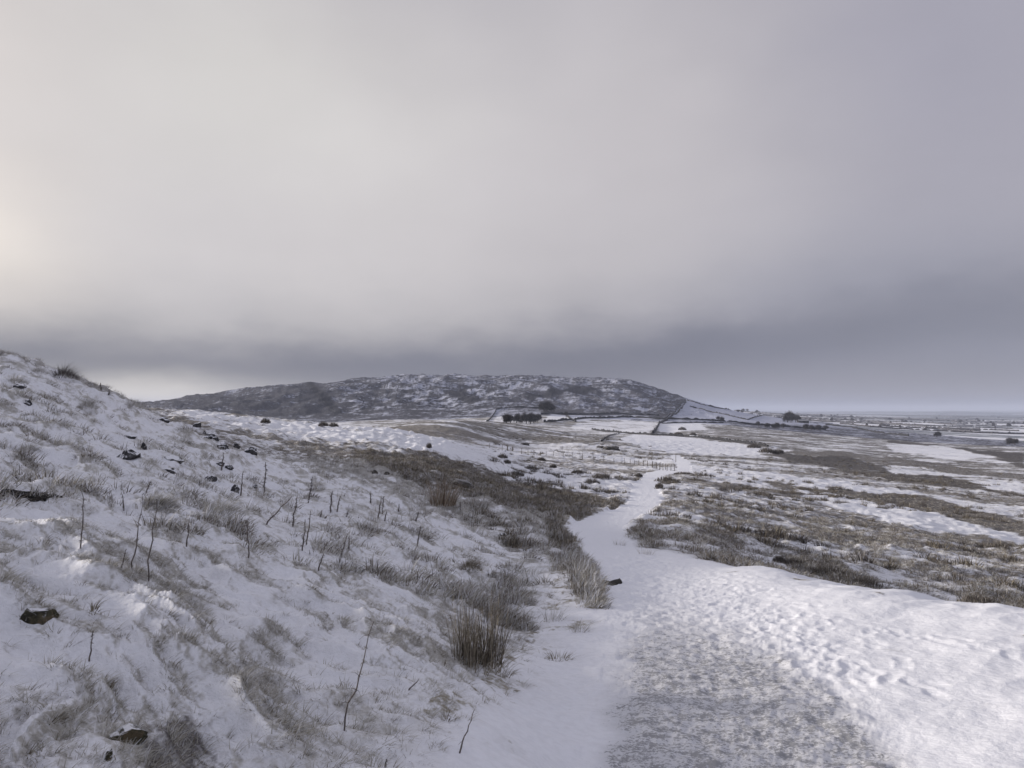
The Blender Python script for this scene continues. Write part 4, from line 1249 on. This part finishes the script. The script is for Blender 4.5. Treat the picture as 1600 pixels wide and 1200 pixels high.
poly_mesh('door', [(-2, -.06, -1.5), (2, -.06, -1.5), (2, -.06, H_ * .75), (-2, -.06, H_ * .75), (-2, .02, -1.5), (2, .02, -1.5), (2, .02, H_ * .75), (-2, .02, H_ * .75)], [(0, 1, 2, 3), (0, 4, 5, 1), (1, 5, 6, 2), (2, 6, 7, 3), (3, 7, 4, 0)], M['peat'], e)

# ------------------------------------------------------------------ hedgerows and trees of the far plain
def plain_ok(x, y):
    r_ = math.hypot(x, y); px_ = 800 + F * x / y
    if y < 10: return False
    py_ = float(project(x, y, float(base_z(np.array([x]), np.array([y]))[0]))[1])
    return 900 < r_ < 14000 and 1130 < px_ < 1680 and py_ < 661 + (px_ - 1250) * .088 and (r_ > 1900 or px_ > 1300)
hr_ = random.Random(31)
nh = 0
def hedge_run(a, b_, wob_=18):
    n_ = 14
    pts = []
    for i in range(n_ + 1):
        t = i / n_
        x = a[0] + (b_[0] - a[0]) * t; y = a[1] + (b_[1] - a[1]) * t
        pts.append((x + math.sin(t * 5 + a[0]) * wob_, y + math.cos(t * 4 + a[1]) * wob_))
    pts = np.array(pts)
    # refine so that the bushes along it vary
    m_ = 60
    tt = np.linspace(0, n_, m_); P_ = np.stack([np.interp(tt, range(n_ + 1), pts[:, 0]), np.interp(tt, range(n_ + 1), pts[:, 1])], 1)
    z = glook(Z, P_[:, 0], P_[:, 1])
    r = np.random.default_rng(int(abs(a[0])) + int(abs(a[1])))
    hh = 2.4 + np.abs(r.normal(0, .5, m_)) + (r.random(m_) < .04) * r.uniform(1, 4, m_)
    hh *= np.where(r.random(m_) < .08, .1, 1)
    t = np.gradient(P_, axis=0); t /= np.linalg.norm(t, axis=1)[:, None] + 1e-9
    nr = np.stack([-t[:, 1], t[:, 0]], 1); th = 3.0 + r.random(m_) * 2
    vs = []
    for (s1, b1) in ((-.5, 0), (-.55, .6), (-.1, 1), (.5, .7), (.5, 0)):
        zz = z + (hh * b1 if b1 else -2)
        vs.append(np.stack([P_[:, 0] + nr[:, 0] * s1 * th - P_[0, 0], P_[:, 1] + nr[:, 1] * s1 * th - P_[0, 1], zz - z[0]], -1))
    vs = np.stack(vs, 1).reshape(-1, 3)
    fs = [(i * 5 + j, (i + 1) * 5 + j, (i + 1) * 5 + j + 1, i * 5 + j + 1) for i in range(m_ - 1) for j in range(4)]
    o = link_mesh('hedgerow', vs, np.array(fs), M['hedge'], smooth=False); o.location = (P_[0, 0], P_[0, 1], z[0])
    bp = 800 + F * a[0] / a[1]; run = 'running towards the horizon' if abs(b_[1] - a[1]) > abs(b_[0] - a[0]) else 'running across the view'
    return tag(o, 'hedgerow %s %s, %s' % (run, 'at the near edge of the plain' if a[1] < 1500 else 'in the middle of the plain' if a[1] < 3000 else 'far out on the hazy plain', 'right of the barn' if bp < 1400 else 'near the right edge'), 'hedgerow', 'hedgerows of the far plain')
# the hedges follow the field edges: walk the lattice in its own coordinates and undo the warp
def unwarp(u_, v_):
    x, y = u_, v_
    for _ in range(6):
        x = u_ - float(fbm(np.array([x / 900]), np.array([y / 900]), 2, 101)[0]) * 500
        y = v_ - float(fbm(np.array([x / 700]), np.array([y / 700]), 2, 102)[0]) * 420
    return x, y
for row in range(64, 92):
    v0 = math.exp(row * .105); v1 = math.exp((row + 1) * .105)
    cw = v0 * .085 + 45
    sh = (abs(math.sin(row * 12.9898)) * 43758.5) % 1
    for c in range(-2, 60):
        u0 = (c - sh) * cw; u1 = (c + 1 - sh) * cw
        a = unwarp(u0, v0); b_ = unwarp(u1, v0); d_ = unwarp(u0, v1)
        if plain_ok(*a) and plain_ok(*b_) and nh < 290:
            if hr_.random() < .80: hedge_run(a, b_, 6); nh += 1
            if plain_ok(*d_) and hr_.random() < .78: hedge_run(a, d_, 6); nh += 1
tr_ = random.Random(77)
for k in range(36):
    px = tr_.uniform(1150, 1600); rmin = tr_.choice([2100, 2400, 2900, 3600, 5000])
    d_ = rmin * tr_.uniform(1, 1.25); x = (px - 800) / F * d_
    h_ = tr_.uniform(6, 11)
    e = tag(empty('bare_tree', (x, d_, gz(x, d_) - .3), tr_.uniform(0, 6)), 'small dark tree in the hedged plain %s, %s' % ('nearby' if d_ < 2700 else 'far out', 'just right of the barn' if px < 1330 else 'midway right' if px < 1480 else 'close to the right edge'), 'bare tree', 'trees of the far plain')
    sx = tr_.uniform(1.0, 1.7); e.scale = (h_ * sx, h_ * sx, h_)
    kd = tr_.choice([0, 1, 3]); link_mesh('trunk', None, None, None, e, mesh=_tm[kd][0]); link_mesh('crown', None, None, None, e, mesh=_tm[kd][1])

# ------------------------------------------------------------------ ground cover: grass scattered as instances of the tufts below
def proto(name, v, f, mat, px, py, label, group, rmin=2.0):
    o = link_mesh(name, v, f, mat); o.location = hit(px, py, rmin)
    return tag(o, label, 'grass tuft' if 'tuft' in name else 'rush clump', group)
R_ = np.random.default_rng
near_p, fuzz_p, moor_p, rush_p = [], [], [], []
spots = [(60, 880, 'small frosted tuft on the snow above the mossy rock'), (300, 950, 'frosted tuft on open snow in the middle of the near bank'), (420, 1000, 'wispy frosted tuft left of the long knobbly stalk'), (620, 1120, 'thin frosted tuft on near snow between the two leaning sticks'), (330, 1120, 'dark flecked tuft right of the angular rock'), (800, 1080, 'lonely tuft low on the bank near the track')]
for k, (px, py, lb) in enumerate(spots):
    v, f = blades(18, .02, .07, .028, (.5, -.2), .9, .9, .0042, 3, R_(400 + k))
    near_p.append(proto('grass_tuft', v, f, M['straw'] if k == 5 else M['frost_grass'], px, py, lb, 'small tufts on the near bank'))
spots = [(500, 720, 'pale shaggy tuft on the grassy crest left of the russet reeds'), (860, 850, 'straw tuft on the bank above the bend'), (560, 740, 'grey tuft in the brown grass of the crest'), (800, 800, 'brown tuft on the steep grassy part of the bank')]
for k, (px, py, lb) in enumerate(spots):
    v, f = blades(30, .05, .14, .12, (.4, -.15), .9, 1.0, .009, 3, R_(420 + k), .04)
    fuzz_p.append(proto('grass_tuft', v, f, [M['frost_grass'], M['moorgrass'], M['frost_grass'], M['moorgrass']][k], px, py, lb, 'shaggy tufts on the grassy crest', 6))
spots = [(1120, 830, 'low tussock on the moor just right of the track'), (1300, 850, 'grey tussock in the middle of the near moor'), (1450, 880, 'snow flecked tussock on the near moor at right'), (1200, 800, 'brown tussock far from the verge on the moor')]
for k, (px, py, lb) in enumerate(spots):
    v, f = blades(40, .05, .13, .17, (.2, -.05), 1.0, 1.2, .014, 3, R_(440 + k), .06)
    moor_p.append(proto('grass_tuft', v, f, [M['moorgrass'], M['frost_grass'], M['moorgrass'], M['moorgrass']][k], px, py, lb, 'tussocks on the near moor', 16))
for k, (px, py, lb) in enumerate([(1080, 800, 'upright rush clump nearest the track on the moor'), (1250, 800, 'upright rush clump in the snow strip of the moor'), (1400, 830, 'upright dark rush clump before the long snow strip')]):
    v, f = blades(60, .14, .34, .24, (.08, 0), .6, .7, .025, 3, R_(460 + k), .05)
    rush_p.append(proto('rush_clump', v, f, [M['heather'], M['rush'], M['heather']][k], px, py, lb, 'dark rush clumps on the moor', 20))

fuzz2_p = []
for k, (px, py, lb, mt) in enumerate([(640, 735, 'tawny tuft on the brown shoulder above the russet reeds', 'straw'), (890, 805, 'dark tuft on the brown shoulder just left of the bend', 'rush'), (820, 770, 'grey brown tuft in the middle of the brown shoulder', 'moorgrass')]):
    v, f = blades(34, .06, .20, .15, (.3, -.1), .8, 1.0, .013, 3, R_(480 + k), .05)
    fuzz2_p.append(proto('grass_tuft', v, f, M[mt], px, py, lb, 'tufts on the brown shoulder', 10))
def gn_scatter(name, pts, rots, scl, idx, protos, label_kind='stuff'):
    col_ = bpy.data.collections.new(name + '_kinds')
    S.collection.children.link(col_)
    for o in protos:
        col_.objects.link(o)
        if o.name in COL.objects: COL.objects.unlink(o)
    me = bpy.data.meshes.new(name)
    me.vertices.add(len(pts)); me.vertices.foreach_set('co', pts.astype(np.float32).ravel())
    a = me.attributes.new('rot', 'FLOAT_VECTOR', 'POINT'); a.data.foreach_set('vector', rots.astype(np.float32).ravel())
    a = me.attributes.new('scl', 'FLOAT', 'POINT'); a.data.foreach_set('value', scl.astype(np.float32))
    a = me.attributes.new('idx', 'INT', 'POINT'); a.data.foreach_set('value', idx.astype(np.int32))
    o = bpy.data.objects.new(name, me); COL.objects.link(o)
    ng = bpy.data.node_groups.new(name, 'GeometryNodeTree')
    ng.interface.new_socket('Geometry', in_out='INPUT', socket_type='NodeSocketGeometry')
    ng.interface.new_socket('Geometry', in_out='OUTPUT', socket_type='NodeSocketGeometry')
    N, L = ng.nodes, ng.links
    gi = N.new('NodeGroupInput'); go = N.new('NodeGroupOutput')
    ci = N.new('GeometryNodeCollectionInfo'); ci.inputs['Collection'].default_value = col_
    ci.inputs['Separate Children'].default_value = True; ci.inputs['Reset Children'].default_value = True
    ip = N.new('GeometryNodeInstanceOnPoints'); ip.inputs['Pick Instance'].default_value = True
    def attr(nm, dt):
        q_ = N.new('GeometryNodeInputNamedAttribute'); q_.data_type = dt; q_.inputs['Name'].default_value = nm
        return q_.outputs['Attribute']
    L.new(gi.outputs[0], ip.inputs['Points']); L.new(ci.outputs[0], ip.inputs['Instance'])
    L.new(attr('idx', 'INT'), ip.inputs['Instance Index'])
    L.new(attr('rot', 'FLOAT_VECTOR'), ip.inputs['Rotation'])
    L.new(attr('scl', 'FLOAT'), ip.inputs['Scale'])
    L.new(ip.outputs[0], go.inputs[0])
    mod_ = o.modifiers.new('scatter', 'NODES'); mod_.node_group = ng
    o['kind'] = 'stuff'
    return o
def sample_fan(n_, px0, px1, r0, r1, r, power=1.0):
    a = np.arctan((r.uniform(px0, px1, n_) - 800) / F)
    rad = r0 * (r1 / r0) ** r.random(n_)          # even in log distance: even in the picture
    return rad * np.sin(a), rad * np.cos(a)
TKV = np.clip(TRK + BERM * .96, 0, 1)
def scatter(name, n_, px0, px1, r0, r1, protos, smin, smax, yaw0, yawj, covlo, covhi, seed, drk=None, keep=None, blend=None):
    r = R_(seed)
    x, y = sample_fan(n_, px0, px1, r0, r1, r)
    c = glook(COV, x, y); tk = glook(TKV, x, y)
    pr = sstep(covlo, covhi, c) * (1 - tk)
    if drk: pr = pr * sstep(drk[0], drk[1], glook(DRK, x, y))
    if keep is not None: pr = pr * keep(x, y)
    ok = r.random(n_) < pr
    x, y = x[ok], y[ok]
    z = glook(Z, x, y)
    rots = np.stack([r.normal(0, .12, len(x)), r.normal(0, .12, len(x)) + .05, yaw0 + r.normal(0, yawj, len(x))], -1)
    sc_ = r.uniform(smin, smax, len(x))
    o = gn_scatter(name, np.stack([x, y, z - .004], -1), rots, sc_, r.integers(0, len(protos), len(x)), protos)
    print(name, len(x))
    return o
isleft = lambda x, y: (glook(bank_f, x, y) > .5).astype(float)
isright = lambda x, y: 1 - isleft(x, y)
scatter('shoulder_grass', 30000, 380, 1000, 17, 120, fuzz2_p, .6, 1.6, 0, 1.2, .55, .9, 505, drk=(.3, .55), keep=isleft)
scatter('frosted_grass', 36000, -120, 960, 2.4, 18, near_p, .3, 1.35, 0, 1.0, .12, .95, 501, keep=isleft)
scatter('shaggy_grass', 42000, -120, 1000, 8, 95, fuzz_p, .5, 1.5, 0, 1.0, .40, .85, 502, keep=isleft)
scatter('moor_grass', 80000, 760, 1720, 17, 230, moor_p, .45, 1.4, 0, 1.5, .45, 1.35, 503, keep=isright)

scatter('near_moor_grass', 34000, 965, 1740, 15.5, 60, moor_p, .45, 1.5, 0, 1.5, .28, .80, 506, keep=isright)

# single rush clumps in the snow of the middle moor, then the remaining ones as cover
r = R_(504)
x, y = sample_fan(26000, 770, 1700, 30, 330, r)
cl = fbm(x / 9, y / 5, 3, 110) + .6 * fbm(x / 40, y / 22, 2, 111)
pr = sstep(.10, .36, cl) * sstep(.05, .25, glook(COV, x, y)) * (1 - glook(TRK, x, y)) * (1 - glook(bk_m, x, y))
ok = r.random(len(x)) < pr * .55
x, y = x[ok], y[ok]; z = glook(Z, x, y)
size = r.uniform(.6, 1.7, len(x)) * (1 + np.hypot(x, y) / 400)
order = np.argsort(-(size / y))
for k in order[:290]:
    pr_ = rush_p[k % 3]
    o = pr_.copy(); COL.objects.link(o)
    o.location = (x[k], y[k], z[k] - .02); o.rotation_euler = (0, 0, float(r.uniform(0, 6.28))); o.scale = (size[k],) * 3
    bp = 800 + F * x[k] / y[k]
    o['label'] = ('%s rush clump %s %s' % ('big dark' if size[k] > 1.55 else 'small dark' if size[k] < 1.0 else 'dark',
        'close behind the snow verge' if y[k] < 32 else 'on the near moor' if y[k] < 55 else 'on the middle moor' if y[k] < 110 else 'far out on the moor',
        'left of the track' if bp < (960 if y[k] > 34 else 900) else 'just right of the track' if bp < 1120 else 'under the far white ridge slope' if bp < 1260 else 'right of the dark thicket' if bp < 1420 else 'towards the right edge'))
    o['group'] = 'rush clumps scattered over the snowy moor'
rest = order[290:]
gn_scatter('moor_rushes', np.stack([x, y, z - .02], -1)[rest], np.stack([0 * x, 0 * x, r.uniform(0, 6.28, len(x))], -1)[rest], size[rest], r.integers(0, 3, len(x))[rest], rush_p)
print('rushes', len(x))

# ------------------------------------------------------------------ winter haze
hz = bpy.data.materials.new('winter_haze'); hz.use_nodes = True
t = NT(hz.node_tree); t.n.clear()
pv_ = t.node('ShaderNodeVolumePrincipled'); out = t.node('ShaderNodeOutputMaterial')
pv_.inputs['Color'].default_value = (.66, .71, .86, 1)
pv_.inputs['Density'].default_value = 9e-5
t.l.new(pv_.outputs[0], out.inputs['Volume'])
a0, a1, zb, zt = -39500., 39500., float(Z.min()) - 1.0, float(Z.max()) + 30.0
v = [(a0, a0, zb), (a1, a0, zb), (a1, a1, zb), (a0, a1, zb), (a0, a0, zt), (a1, a0, zt), (a1, a1, zt), (a0, a1, zt)]
hb = poly_mesh('haze', v, [(0, 3, 2, 1), (4, 5, 6, 7), (0, 1, 5, 4), (1, 2, 6, 5), (2, 3, 7, 6), (3, 0, 4, 7)], hz)
hb['kind'] = 'stuff'
